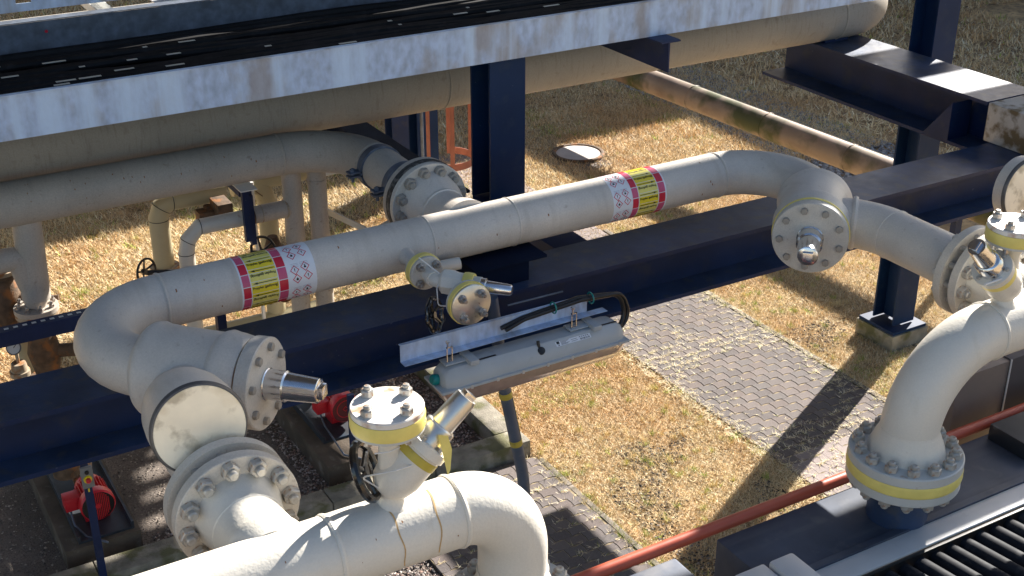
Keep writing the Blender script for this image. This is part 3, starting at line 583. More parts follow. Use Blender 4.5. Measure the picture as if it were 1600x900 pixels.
# ------------------------------------------------------------------ the two angled valves at the pipe ends
def unit(mx, lab, labh, tape):
    f = (lambda x: x) if mx is None else (lambda x: mx - x); sx = 1 if mx is None else -1
    q = 1 / sqrt(2); ax = V((sx * q, -q, 0)); E = V((f(1.356), 6.126, ZP)); br = V((-sx * q, -q, 0))
    t = thing('angle_valve', lab, 'valve', (f(1.6), 5.87, ZP))
    b = MB(); b.lathe(E, ax, [(-.02, RP + .001), (0, RP + .012), (.012, .19), (.03, .235), (.05, .25), (.075, .256), (.1, .248), (.16, .243), (.44, .238), (.455, .25), (.475, .256), (.5, .25), (.53, .247), (.585, .236), (.60, .232)], 72)
    b.put('body', GREY, t)
    MB().lathe(E + ax * .6, ax, [(0, .225), (.012, .225)], 60).put('gasket', YEL if tape else RUSTF, t)
    if tape: MB().lathe(E + ax * .585, ax, [(0, .245), (.026, .251), (.034, .249)], 60).put('tape_ring', YEL, t)
    b = MB(); b.lathe(E + ax * .612, ax, [(0, .240), (.004, .244), (.072, .244), (.078, .238)], 72); b.put('cover', FLG, t)
    bolts(t, E + ax * .69, ax, .195, 8 if mx is None else 9, HEAD, .45, 'cover_bolt')
    b = MB(); b.lathe(E + ax * .69, ax, [(0, .086), (.008, .086), (.012, .081), (.095, .080), (.108, .083), (.116, .074), (.25, .067), (.288, .065), (.293, .058)], 40); b.put('steel_cap', CHROME, t)
    u, v, a = frame(ax); c = E + ax * .965; R3 = Matrix((u, v, a)).transposed()
    b = MB(); b.box((-.034, -.034, 0), (.034, .034, .045)); b.v = [tuple(R3 @ V(p) + c) for p in b.v]; b.put('square_tip', CHROME, t, bevel=.006)
    # branch to the flange pair
    P0 = V((f(1.595), 5.865, ZP)); corner = V((f(1.335), 5.605, ZP)); x6 = f(1.335)
    b = MB(); b.tube(path([P0 + br * .1, corner, (x6, 4.90, ZP)], .457, 10), RP, 56, False); b.put('branch', GREY, t)
    welds(t, GREY, [(P0 + br * .25, br, RP + .006, .012), ((x6, 5.41, ZP), (0, 1, 0), RP, .005)])
    b = MB(); b.lathe((x6, 4.91, ZP), (0, -1, 0), [(0, RP), (.03, .175), (.07, .205), (.10, .215), (.104, .283), (.158, .283)], 60); b.put('flange', FLG, t)
    bolts(t, (x6, 4.807, ZP), (0, 1, 0), .235, 12, HEADF, .1)
    for i in range(12):
        a_ = 2 * pi * i / 12 + .1; MB().cyl((x6 + .235 * cos(a_), 4.755, ZP + .235 * sin(a_)), (x6 + .235 * cos(a_), 4.688, ZP + .235 * sin(a_)), .02, n=8).put('stud', NUT, t)
    MB().lathe((x6, 4.754, ZP), (0, -1, 0), [(0, .19), (.066, .19)], 40).put('gasket', NUT, t)
    # header with its own flange
    h = thing('header_pipe', labh, 'pipe', (x6, 4.17, ZP)); ml = GREYL
    b = MB(); flange_mb(b, (x6, 4.69, ZP), (0, -1, 0), .283, .06); b.put('flange', FLG, h); bolts(h, (x6, 4.63, ZP), (0, -1, 0), .237, 12, NUT_BIGA, .1)
    b = MB(); b.lathe((x6, 4.64, ZP), (0, -1, 0), [(0, .20), (.02, .195), (.05, .185), (.13, RP + .003), (.2, RP), (.3, RP + .012), (.34, .185), (.42, .16)], 56); b.put('neck', ml, h)
    b = MB(); b.torus((x6, 4.50, ZP), (0, 1, 0), RP, .006, 48, 6); b.put('weld_seam', ml, h)
    return t, h, x6
vA, hA, xA = unit(None, 'large angled valve at left with bare steel cap pointing right', 'white foreground pipe elbow with rust drips below the rusty-topped flange', False)
vB, hB, xB = unit(MX, 'large angled valve at right, its round cover facing the camera', 'pale pipe at right bending down onto a yellow-taped flange', True)
def header(h, pts, r, ws, fc, zf, tape):
    b = MB(); b.tube(path(pts, r, 18), RP, 64, False); b.put('pipe', GREYL, h)
    welds(h, GREYL, [(c, a, RP, .008) for c, a in ws])
    x, y = fc; b = MB(); b.lathe((x, y, zf + .15), (0, 0, -1), [(0, RP), (.02, RP + .004), (.10, .20), (.15, .215)], 56); b.put('neck', GREYL, h)
    f = MB(); f.lathe((x, y, zf), (0, 0, -1), [(0, .308), (.006, .315), (.055, .315), (.058, .311)], 72); f.put('flange', FLGL, h)
    bolts(h, (x, y, zf), (0, 0, 1), .262, 14, NUT_BIGL, .24)
    f = MB(); f.lathe((x, y, zf - .058), (0, 0, -1), [(0, .313), (.012, .318), (.028, .315), (.045, .319), (.066, .314)], 72); f.put('tape_ring', YEL, h)
    f = MB(); f.lathe((x, y, zf - .126), (0, 0, -1), [(0, .313), (.05, .313), (.056, .308)], 72); f.put('lower_flange', FLGL, h)
    bolts(h, (x, y, zf - .182), (0, 0, -1), .262, 14, NUT_BIGL, .24, 'lower_nut'); MB().lathe((x, y, zf - .182), (0, 0, -1), [(0, .2), (.1, .17), (.28, .17)], 40).put('nozzle', NAVYT, h)
header(hA, [(-3, 4.17, ZP), (2.45, 4.17, ZP), (2.45, 4.17, 2.75)], .305, [((1.57, 4.17, ZP), (1, 0, 0)), ((2.145, 4.17, ZP), (1, 0, 0)), ((2.45, 4.17, 2.82), (0, 0, 1))], (2.45, 4.17), 2.66, True)
spots(hA, 9, (.9, 2.1), 4.17, RP, s0=.002, s1=.005); spots(hB, 6, (5.5, 6.3), 4.17, RP, s0=.002, s1=.005)
header(hB, [(10, 4.17, ZP), (5.0, 4.17, ZP), (5.0, 4.17, 2.75)], .5, [((5.50, 4.17, ZP), (-1, 0, 0)), ((5.0, 4.17, 2.76), (0, 0, 1))], (5.0, 4.17), 2.64, True)
# rust runs down the white header
def run(x, a0, a1, wd, dx=.0):
    n = 14; vs = []; R = RP + .0015
    for i in range(n + 1):
        a = rad(a0 + (a1 - a0) * i / n); xx = x + .004 * sin(i * .9) + dx * i / n; ww = wd * (1 - .4 * i / n)
        for s_ in (-1, 1): vs.append((xx + s_ * ww, 4.17 - R * cos(a), ZP + R * sin(a)))
    MB().add(vs, [(2 * i, 2 * i + 1, 2 * i + 3, 2 * i + 2) for i in range(n)]).put('rust_run', RUN, hA)
RUN = M('rust_run', (.55, .36, .16), .6, var=.2, vs=20)
run(2.02, 88, -25, .0045, -.02); run(1.82, 70, -30, .004, .02)

# round end cap in front of the left valve, and its twin at the right edge
def endcap(label, c, n, R, L_, rnd):
    c, n = V(c), V(n).normalized(); t = thing('blind_end', label, 'pipe end', tuple(c)); b = MB()
    p = [(0, R * .45), (.05, R * .68), (.13, R * .86), (.22, R * .95), (.31, R * .985)] if rnd else [(0, R)]
    b.lathe(c - n * L_, n, p + [(L_ - .024, R)], 72); b.put('pipe', GREY, t)
    b = MB(); b.lathe(c - n * .024, n, [(0, R + .001), (.006, R + .002), (.022, R - .006), (.024, R - .012)], 72, cap0=False, cap1=False); b.put('rim', RIMM, t)
    b = MB(); b.lathe(c - n * .002, n, [(0, R - .013), (.004, R - .0135), (.0045, .0)], 72, cap0=False, cap1=False); b.put('end_plate', DISC, t, sharp=60)
    return t
RIMM = M('rim_shade_paint', (.12, .115, .115), .5, .3, var=.2, vs=12)  # dark colour paints the shade on the cap's thick edge
endcap('short wide pipe with a bare cream round end plate facing down left', (1.27, 4.86, 3.575), (-.06, -1, .16), .216, .46, True)
endcap('round cream end plate cut by the right edge of the frame', (7.42, 5.5, 3.25), (0, -1, .05), .23, .10, False)

# ------------------------------------------------------------------ small bore valves on the headers
def small_valve(lab, x, sx, capb):
    t = thing('vent_valve', lab, 'valve', (x, 4.17, 3.41)); y = 4.17
    MB().lathe((x, y, 3.395), (0, 0, 1), [(0, .075), (.02, .058), (.06, .05), (.15, .047), (.22, .05), (.30, .043), (.33, .055), (.37, .062), (.385, .062)], 32).put('stub', GREYL, t)
    b = MB(); b.lathe((x, y, 3.775), (0, 0, 1), [(0, .150), (.003, .153), (.027, .153)], 56); b.put('lower_flange', FLGL, t)
    b = MB(); b.lathe((x, y, 3.79), (0, 0, 1), [(0, .155), (.01, .158), (.03, .156), (.05, .158), (.062, .155)], 56); b.put('tape_ring', YEL, t)
    b = MB(); b.lathe((x, y, 3.853), (0, 0, 1), [(0, .153), (.022, .153), (.027, .149)], 56); b.put('blind_flange', FLGR, t)
    bolts(t, (x, y, 3.88), (0, 0, 1), .112, 4, NUT_MID, .35); b = MB()
    for i in range(4):
        a_ = 2 * pi * i / 4 + .35
        u, v, a = frame((0, 0, 1)); c = V((x, y, 3.775)) + (u * cos(a_) + v * sin(a_)) * .112; b.cyl(c, c - V((0, 0, .035)), .014, n=8)
    b.put('stud', STEEL, t)
    d = V((sx * .72, -.08, .69)).normalized(); o = V((x, y, 3.5)) + d * .02
    b = MB(); b.lathe(o, d, [(-.07, .05), (-.03, .088), (.03, .103), (.17, .100), (.175, .110), (.215, .110), (.219, .098)], 36); b.put('bonnet', GREYL, t)
    MB().lathe(o + d * .125, d, [(0, .102), (.002, .104), (.036, .1035), (.038, .100)], 36).put('tape_band', YEL if not capb else DULLY, t)
    bolts(t, o + d * .219, d, .088, 6, TINY, .2, 'small_bolt')
    MB().lathe(o + d * .213, d, [(0, .070), (.005, .074), (.085, .070), (.09, .066), (.095, .056), (.235, .051), (.25, .047)], 32).put('steel_cap', ALU if sx > 0 else CHROME, t)
    u, v, a = frame(d); R3 = Matrix((u, v, a)).transposed(); b = MB(); b.box((-.022, -.028, 0), (.022, .028, .035)); b.v = [tuple(R3 @ V(p) + o + d * .45) for p in b.v]; b.put('square_tip', CHROME, t, bevel=.004)
    return t, o, d
t, o, d = small_valve('vent valve at lower centre with rusty round flange and handwheel hanging on a tie', 1.857, 1, True)
wheel(t, (1.76, 4.20, 3.575), (.80, -.52, .36), .12, BLACKG, 3, .019, 0, 'handwheel', .1)
b = MB(); b.tube(path([(1.83, 4.05, 3.64), (1.93, 4.08, 3.62), (1.95, 4.20, 3.57), (1.80, 4.15, 3.5), (1.72, 4.16, 3.58), (1.83, 4.05, 3.64)], .02, 5), .0035, 8); b.tube([(1.74, 4.05, 3.75), (1.80, 4.04, 3.745), (1.86, 4.07, 3.73)], .003, 6); b.put('zip_tie', ZIP, t)
b = MB(); b.add([(2.03, 4.06, 3.74), (2.07, 4.05, 3.73), (2.085, 4.045, 3.66), (2.045, 4.05, 3.64)], [(0, 1, 2, 3)]); b.add([(2.045, 4.05, 3.64), (2.085, 4.045, 3.66), (2.07, 4.035, 3.57), (2.06, 4.04, 3.54)], [(0, 1, 2, 3)]); b.put('loose_tape', YEL, t)
t, o, d = small_valve('vent valve at right edge with rusty cap and orange-yellow tape', 5.60, -1, False)
b = MB(); b.tube([o + V((-.14, -.10, .12)), o + V((-.32, -.12, .13))], .006, 6); b.add([o + V((.02, -.13, .02)), o + V((.10, -.12, .0)), o + V((.12, -.13, -.05)), o + V((.06, -.14, -.03))], [(0, 1, 2, 3)]); b.put('zip_tie', ZIP, t)

# drain valve hanging off the front of the main pipe
t = thing('drain_valve', 'small valve on the front of the long pipe with two yellow-taped flanges', 'valve', (3.17, 6.5, ZP)); x = 3.165
MB().lathe((x, 6.75, ZP), (0, -1, 0), [(0, .07), (.06, .052), (.09, .045), (.27, .045)], 28).put('nozzle', GREY, t)
b = MB(); b.lathe((x, 6.50, ZP), (0, -1, 0), [(0, .108), (.028, .108)], 44); b.put('back_flange', FLG, t)
MB().lathe((x, 6.487, ZP), (0, -1, 0), [(0, .111), (.016, .114), (.03, .110), (.046, .114), (.05, .111)], 44).put('tape_ring', YEL, t)
b = MB(); b.lathe((x, 6.436, ZP), (0, -1, 0), [(0, .108), (.02, .108), (.024, .104)], 44); b.put('front_flange', FLG, t); bolts(t, (x, 6.412, ZP), (0, -1, 0), .078, 4, NUT_SMM, .75)
d = V((.70, -.70, -.02)).normalized(); c = V((3.25, 6.21, ZP))
b = MB(); b.tube(path([(x, 6.42, ZP), (x, 6.29, ZP), tuple(c)], .05, 5), [.045, .04, .04, .042, .045, .05, .052, .06, .06][:8] if False else .041, 24); b.lathe((x, 6.36, ZP), (0, -1, 0), [(0, .05), (.04, .05)], 24)
b.lathe(c - d * .07, d, [(-.02, .058), (.0, .078), (.05, .08), (.08, .07), (.17, .066)], 8); b.tube([c, c + V((-.02, -.12, -.04)), (3.205, 6.02, 3.235)], .042, 20); b.put('body', GREYL, t, sharp=30)
MB().lathe(c + d * .055, d, [(0, .072), (.02, .075), (.05, .073), (.06, .070)], 24).put('tape_band', YEL, t)
MB().lathe(c + d * .13, d, [(-.02, .056), (.03, .056), (.034, .05)], 20).put('neck', FLGL, t)
MB().lathe(c + d * .16, d, [(0, .052), (.03, .052), (.036, .040), (.18, .035), (.192, .027)], 24).put('steel_cap', CHROME, t)
cf = V((3.205, 5.925, 3.235)); b = MB(); b.lathe(cf + V((0, .078, 0)), (0, -1, 0), [(0, .128), (.028, .128)], 48); b.put('outlet_flange', FLGL, t)
MB().lathe(cf + V((0, .058, 0)), (0, -1, 0), [(0, .130), (.014, .134), (.026, .131), (.04, .133)], 48).put('tape_ring', YEL, t)
b = MB(); b.lathe(cf + V((0, .018, 0)), (0, -1, 0), [(0, .128), (.016, .128), (.019, .124)], 48); b.put('blind_flange', ALU, t); bolts(t, cf, (0, -1, 0), .088, 4, NUT_SMM, .85)
b = MB()
for i in range(4):
    u, v, a = frame((0, -1, 0)); p = cf + (u * cos(2 * pi * i / 4 + .85) + v * sin(2 * pi * i / 4 + .85)) * .088; b.cyl(p + V((0, -.03, 0)), p + V((0, -.058, 0)), .011, n=10)
b.put('stud', STEEL, t)
wheel(t, (3.08, 6.16, 3.10), (.62, -.72, .2), .10, BLACKG, 5, .014, 8, 'handwheel', .15)
b = MB(); b.tube(path([(3.10, 6.39, 3.38), (3.2, 6.30, 3.28), (3.22, 6.22, 3.21), (3.17, 6.15, 3.14), (3.11, 6.17, 3.15), (3.13, 6.22, 3.24), (3.2, 6.27, 3.29)], .02, 4), .0038, 8); b.put('zip_tie', ZIP, t)
t = thing('drain_stub', 'short pale pipe stub showing past the small yellow-taped flange', 'pipe end', (3.42, 6.75, 3.12))
MB().tube([(3.30, 6.66, 3.15), (3.50, 6.62, 3.16)], .04, 20).put('pipe', IVORY, t)

# ------------------------------------------------------------------ luminaire on its channel
t = thing('support_channel', 'galvanised channel with black cables above the tube light', 'channel', (3.5, 6.2, 2.86)); x0, x1 = 2.845, 4.29
b = MB(); b.box((x0, 6.16, 2.845), (x1 - .12, 6.163, 2.955)).box((x0, 6.10, 2.842), (x1, 6.16, 2.8445)).box((x0, 6.163, 2.952), (x1 - .2, 6.185, 2.955)); b.put('channel', GALV, t)
MB().tube([(3.665, 6.30, 2.955), (4.05, 6.26, 2.975)], .006, 6).put('rod', GALVD, t)
for k, dy in enumerate((0, .022)):
    MB().tube(path([(3.55 - .02 * k, 6.13 + dy, 2.885 + .01 * k), (3.68, 6.125 + dy, 2.93), (4.1, 6.13 + dy, 2.955 + dy * .4), (4.42 - dy, 6.13, 2.93), (4.50 - dy * 2, 6.12, 2.72 + dy), (4.40, 6.10, 2.70 + dy)], .1, 8), .0145, 12).put('cable', DARK, t)
for xx in (3.9, 4.18): MB().torus((xx, 6.135, 2.95), (1, 0, 0), .036, .005, 20, 6).put('cable_tie', TEAL, t)
for xx in (3.13, 4.02):
    b = MB(); b.box((xx - .012, 6.088, 2.80), (xx - .006, 6.098, 2.90)).box((xx + .022, 6.088, 2.80), (xx + .028, 6.098, 2.90)).box((xx - .012, 6.088, 2.894), (xx + .028, 6.098, 2.90)).box((xx - .012, 6.088, 2.795), (xx + .028, 6.098, 2.801))
    b.cyl((xx - .005, 6.09, 2.90), (xx - .005, 6.09, 2.945), .006, n=8).cyl((xx - .005, 6.09, 2.93), (xx - .005, 6.09, 2.942), .013, n=6); b.put('wire_clip', CHROME, t)
t = thing('tube_light', 'long grey explosion-proof tube light with smoky brown lens', 'light fitting', (3.7, 6.1, 2.67))
X0, X1, ya, yb, zm = 3.06, 4.375, 5.99, 6.21, 2.665
b = MB(); rs = []
for x, k, zt_ in ((X0, .55, .05), (X0 + .012, .8, .085), (X0 + .05, .93, .105), (X0 + .09, 1, .112), (X1 - .09, 1, .112), (X1 - .05, .93, .105), (X1 - .012, .8, .08), (X1, .6, .05)):
    m_, hw = (ya + yb) / 2, (yb - ya) / 2 * k
    rs.append([V((x, m_ - hw, zm)), V((x, m_ + hw, zm)), V((x, m_ + hw * .95, zm + zt_ * .55)), V((x, m_ + hw * .62, zm + zt_)), V((x, m_ - hw * .5, zm + zt_)), V((x, m_ - hw * .88, zm + zt_ * .62))])
b.rings(rs); b.put('housing', LAMPH, t, bevel=.004, sharp=45)
b = MB(); b.box((X0 - .035, ya - .016, zm - .016), (X1 + .012, yb + .012, zm + .002)); b.put('rim', LAMPH, t, bevel=.006)
b = MB(); rs = []
for x, k, d_ in ((X0 + .0, .8, .04), (X0 + .03, .93, .08), (X0 + .1, .98, .1), (X1 - .08, .98, .1), (X1 - .03, .93, .08), (X1 - .002, .85, .04)):
    m_, hw = (ya + yb) / 2, (yb - ya) / 2 * k; rs.append([V((x, m_ + hw * cos(a_), zm - .017 - d_ * 1.35 * sin(a_) ** .6 if sin(a_) > 0 else zm - .017)) for a_ in [pi * j / 14 for j in range(15)]])
b.rings(rs); b.put('lens', LENS, t, sharp=50)
b = MB(); b.cyl((X0 + .12, 6.10, zm - .05), (X1 - .1, 6.10, zm - .05), .013, n=12).box((X0 + .08, 6.05, zm - .03), (X1 - .08, 6.15, zm - .022)); b.put('tube', M('tube_white', (.6, .52, .45), .5), t)
b = MB()
for i in range(7): b.box((X0 + .16 + i * .18, ya - .019, zm - .02), (X0 + .175 + i * .18, ya - .012, zm + .004))
b.put('clip', FLG, t)
MB().lathe((X0 - .005, 6.10, zm + .03), (-1, 0, .25), [(0, .034), (.03, .034), (.04, .026)], 18).put('blanking_plug', TEAL, t)
for xx in (3.24, 4.13):
    b = MB(); b.box((xx - .14, 6.07, zm + .118), (xx + .02, 6.16, zm + .128)).box((xx - .0, 6.01, zm + .112), (xx + .06, 6.16, zm + .142)); b.put('mounting_foot', LAMPH, t, bevel=.005)
    MB().box((xx + .06, 6.05, zm + .1125), (xx + .20, 6.066, zm + .1135)).put('slot', DARK, t)
# name plate with barcode on the sloping front of the housing
b = MB(); n_ = V((0, -.66, .75)).normalized(); pu = V((1, 0, 0)); pv = V((0, .75, .66)).normalized(); pc = V((3.98, 6.022, zm + .088))
def plq(b, u0, v0, u1, v1, e): b.add([pc + pu * u + pv * v + n_ * e for u, v in ((u0, v0), (u1, v0), (u1, v1), (u0, v1))], [(0, 1, 2, 3)])
plq(b, -.13, -.017, .13, .017, .0015); np_ = b.put('name_plate', WHT, t)
b = MB(); plq(b, -.122, -.001, -.102, .015, .0022); plq(b, -.114, -.013, -.105, -.006, .0022)
for i in range(5):
    plq(b, -.092, .011 - i * .0056, -.03 - .012 * (i % 3), .013 - i * .0056, .0022)
    if i % 2: plq(b, -.015, .009 - i * .0056, .03, .011 - i * .0056, .0022)
for i in range(14): plq(b, .05 + i * .005, -.013, .05 + i * .005 + random.choice((.0012, .0024, .0032)), -.001, .0022)
for i in range(5): plq(b, .045 + i * .015, .006, .055 + i * .015, .010, .0022)
b.put('small_print', INK, np_)
b = MB(); b.lathe((3.74, 6.018, zm + .075), n_, [(0, .026), (.014, .024), (.016, .018)], 18); b.lathe((3.735, 6.04, zm + .105), (0, .3, 1), [(-.02, .012), (.03, .01)], 10); b.put('vent_plug', DARK, t)
# conduit with yellow tape
t = thing('taped_conduit', 'blue-grey bent conduit post wound with yellow tape', 'conduit', (3.93, 6.5, 0))
P = path([(3.66, 6.5, 2.93), (3.76, 6.5, 2.2), (3.90, 6.5, 1.50), (3.935, 6.5, 1.1), (3.935, 6.5, 0)], [1.2, 1.2, .6], 6); MB().tube(P, .042, 24).put('pipe', CONDG, t)
def seg(a, b_): return V((3.66 + (3.76 - 3.66) * (2.93 - a) / .73, 6.5, a)) if a > 2.2 else V((3.76 + .14 * (2.2 - a) / .7, 6.5, a))
for a in (2.20, 1.80): MB().tube([seg(a, 0), seg(a - .045, 0)], .0445, 24).put('tape_ring', DULLY, t)
b = MB(); vs = []
for k in range(9):
    z = 2.16 - .36 * k / 8; c = seg(z, 0)
    for g in (15, 35, 55): vs.append(c + V((-cos(rad(125 + g * .8)) * .0447 * 1, -sin(rad(125 + g * .8)) * .0447, 0)) )
b.add(vs, [(k * 3 + j, k * 3 + j + 1, k * 3 + j + 4, k * 3 + j + 3) for k in range(8) for j in range(2)]); b.put('tape_strip', DULLY, t)

# ------------------------------------------------------------------ foreground decks
t = thing('equipment_deck', 'blue-grey steel deck under the yellow-taped flange with a bright white strip', 'deck', (5, 4.2, 2.2))
MB().box((3.96, 4.06, 1.86), (9, 4.50, 2.2)).put('deck_plate', DECKM, t, bevel=.01)
b = MB(); b.box((4.05, 4.01, 2.2), (9, 4.055, 2.215)); b.put('edge_strip', DECKM, t)
MB().box((4.18, 3.865, 2.19), (9, 4.008, 2.205)).put('white_strip', PALE, t, bevel=.004)
MB().box((4.18, 3.84, 2.0), (9, 3.862, 2.19)).put('fascia', DARK, t)
b = MB()
for k in range(30):
    x = 4.15 + k * .118; b.tube([(x, 3.84, 2.12), (x - .03, 2.2, 2.32)], .045, 14)
rb = b.put('rib', M('black_ribbed_sheet', (.013, .015, .022), .7, .0, spec=.2, var=.3, vs=6, dirt=(.06, .06, .065), da=.5, ds=12, thr=.56), t)
t = thing('cover_box', 'white cover box with rounded edge at the end of the white strip', 'box', (4.05, 4.05, 2.2), 'white boxes at the deck corner')
MB().box((4.00, 3.7, 2.19), (4.165, 4.12, 2.29)).put('cover', PALE, t, bevel=.02)
t2 = thing('cover_box', 'lower white cover box at the bottom edge, left of the other', 'box', (3.9, 4.05, 2.2), 'white boxes at the deck corner')
MB().box((3.78, 3.7, 2.19), (3.985, 4.14, 2.27)).put('cover', PALE, t2, bevel=.015)
t = thing('side_deck', 'short blue-grey deck end behind the red pipe at the bottom edge', 'deck', (3.3, 4.2, 2.2))
MB().box((3.0, 3.5, 1.9), (3.665, 4.49, 2.2)).put('deck_plate', DECKM, t, bevel=.015)
t = thing('junction_box', 'black flat box on the blue deck at the right edge', 'box', (6.3, 4.3, 2.3))
MB().box((6.08, 4.17, 2.2), (6.9, 4.46, 2.31)).put('lid', M('black_box', (.022, .024, .03), .4, dirt=(.2, .2, .2), da=.6, ds=9, thr=.66), t, bevel=.008)
t = thing('red_pipe', 'thin red-oxide pipe running diagonally along the edge of the blue deck', 'pipe', (5, 4.58, 2.2))
MB().tube([(0, 4.56, 2.23), (10, 4.56, 2.23)], .0365, 28).put('pipe', REDO, t)
t = thing('duct_panel', 'brown-grey sheet metal duct standing behind the red pipe', 'duct', (6.4, 4.9, 1.5))
MB().box((6.12, 4.78, .3), (6.605, 5.1, 2.46)).put('panel', DUCTM, t, bevel=.006); MB().box((6.608, 4.775, .3), (7.6, 5.1, 2.47)).put('side_panel', DUCTD, t, bevel=.006)
MB().box((6.600, 4.768, .3), (6.612, 4.775, 2.47)).put('seam', PALE, t)

# ------------------------------------------------------------------ pumps on plinths
def pump(lab, labp, x0, x1, y0, y1, zt_, mx_, my_, mz, fan):
    p = thing('plinth', labp, 'plinth', (x0, y0, 0)); MB().box((x0, y0, -.05), (x1, y1, zt_)).put('block', CONCD, p, bevel=.012)
    t = thing('pump_motor', lab, 'motor', (mx_, my_, zt_)); R = .122
    fx = [(-R * 1.5, 0), (R * 1.5, 0)]
    b = MB(); b.box((x0 + .12, my_ - .22, zt_ + .001), (x1 - .04, my_ + 1.1, zt_ + .02)).box((x0 + .12, my_ - .22, zt_ + .02), (x0 + .14, my_ + 1.1, zt_ + .07)).box((x1 - .06, my_ - .22, zt_ + .02), (x1 - .04, my_ + 1.1, zt_ + .07)); b.put('base_frame', M('oily_base', (.03, .035, .045), .5, var=.3, vs=8, dirt=(.02, .05, .1), da=.6, ds=7, thr=.55), t)
    c = V((mx_, my_ - .05, mz)); b = MB(); b.lathe(c + V((0, .05, 0)), (0, 1, 0), [(0, R * .9), (.26, R * .9), (.28, R * .7), (.34, R * .4)], 36)
    for k in range(26):
        a_ = 2 * pi * k / 26; dx, dz = cos(a_), sin(a_)
        b.prism([(R * .88, -.003), (R * 1.07, -.002), (R * 1.07, .002), (R * .88, .003)], c + V((0, .06, 0)), (dx, 0, dz), (-dz, 0, dx), (0, .2, 0))
    b.put('motor_body', REDM, t)
    b = MB(); b.lathe(c + V((0, .055, 0)), (0, -1, 0), [(0, R * 1.14), (.01, R * 1.17), (.075, R * 1.17), (.09, R * 1.06)], 40, cap1=False); b.put('fan_cowl', REDM, t)
    MB().lathe(c + V((0, -.028, 0)), (0, -1, 0), [(0, R * 1.08), (.001, R * 1.08)], 36).put('grille_back', DARK if fan else M('dark_red', (.12, .01, .015), .5), t)
    b = MB()
    if fan:
        for k in range(-6, 7):
            hh = sqrt(max(0, 1 - (k / 7) ** 2)) * R * 1.04; b.box((c.x + k * .0142 - .0035, c.y - .036, c.z - hh), (c.x + k * .0142 + .0035, c.y - .031, c.z + hh))
        b.lathe(c + V((0, -.031, 0)), (0, -1, 0), [(0, .025), (.008, .022)], 16)
    else: b.torus(c + V((0, -.031, 0)), (0, 1, 0), .025, .004, 4, 6); b.torus(c + V((0, -.031, 0)), (0, 1, 0), .085, .004, 30, 6)
    b.put('fan_grille', REDM, t)
    MB().box((c.x - R * 1.95, c.y + .07, c.z - .05), (c.x - R * .8, c.y + .2, c.z + .065)).put('terminal_box', REDM, t, bevel=.006)
    MB().box((c.x - R * 1.96, c.y + .068, c.z + .025), (c.x - R * .9, c.y + .205, c.z + .035)).put('box_lid', REDM, t, bevel=.003)
    b = MB(); b.box((c.x - .1, c.y + .08, zt_ + .02), (c.x + .1, c.y + .24, c.z - R * .8)); b.put('foot', REDM, t)
    b = MB(); b.cyl(c + V((0, .38, 0)), c + V((0, .56, 0)), .022, n=16); b.put('shaft', STEEL, t)
    b = MB(); b.lathe(c + V((0, .56, 0)), (0, 1, 0), [(0, .07), (.05, .11), (.12, .12), (.2, .11), (.23, .06)], 24); b.cyl(c + V((0, .66, 0)), c + V((0, .66, .3)), .04); b.box(tuple(c + V((-.06, .6, -.16))), tuple(c + V((.06, .74, -.05)))); b.put('pump_body', RUSTY, t)
    b = MB(); b.tube([(c.x - .2, c.y + .1, c.z - .06), (c.x - .2, c.y, c.z - .14), (x0 + .2, y0 + .1, zt_ + .015), (x0 + .33, y0 - .05, zt_ + .01)], .009, 8); b.put('cable', GALVD, t)
pump('red electric motor with ribbed casing and round fan grille at lower left', 'dark concrete plinth under the ribbed red motor at lower left', 1.17, 1.78, 9.03, 10.9, .205, 1.51, 9.30, .42, True)
pump('red electric motor half hidden behind the rusty round flange', 'dark concrete plinth behind the bolted flange at lower centre', 3.45, 4.15, 9.08, 11.0, .21, 3.86, 9.68, .42, False)
b = None
for (x, y, z1, lab, col) in ((1.36, 8.62, 1.2, 'thin dark post with a yellow and red push-button in front of the red motor', True), (3.63, 8.9, 1.0, 'thin dark post beside the second red motor', False)):
    t = thing('control_post', lab, 'post', (x, y, 0)); MB().box((x - .028, y - .02, 0), (x + .028, y + .02, z1)).put('post', NAVY, t)
    MB().box((x - .075, y - .06, 0), (x + .075, y + .06, .012)).put('foot_plate', GALVD, t)
    if col:
        MB().box((x - .042, y - .05, z1 - .17), (x + .045, y - .021, z1 + .01)).put('switch_box', M('grey_switch', (.2, .2, .2), .5), t, bevel=.006)
        MB().lathe((x, y - .05, z1 - .09), (0, -1, 0), [(0, .032), (.012, .03)], 20).put('button_collar', YEL2, t); MB().lathe((x, y - .062, z1 - .09), (0, -1, 0), [(0, .018), (.02, .02), (.028, .014)], 18).put('button', REDM, t)
        MB().lathe((x, y - .05, z1 - .03), (0, -1, 0), [(0, .017), (.01, .015)], 16).put('button', DARK, t); MB().box((x - .006, y - .024, z1 - .22), (x + .006, y - .0205, z1 - .19)).put('sticker', YEL2, t)

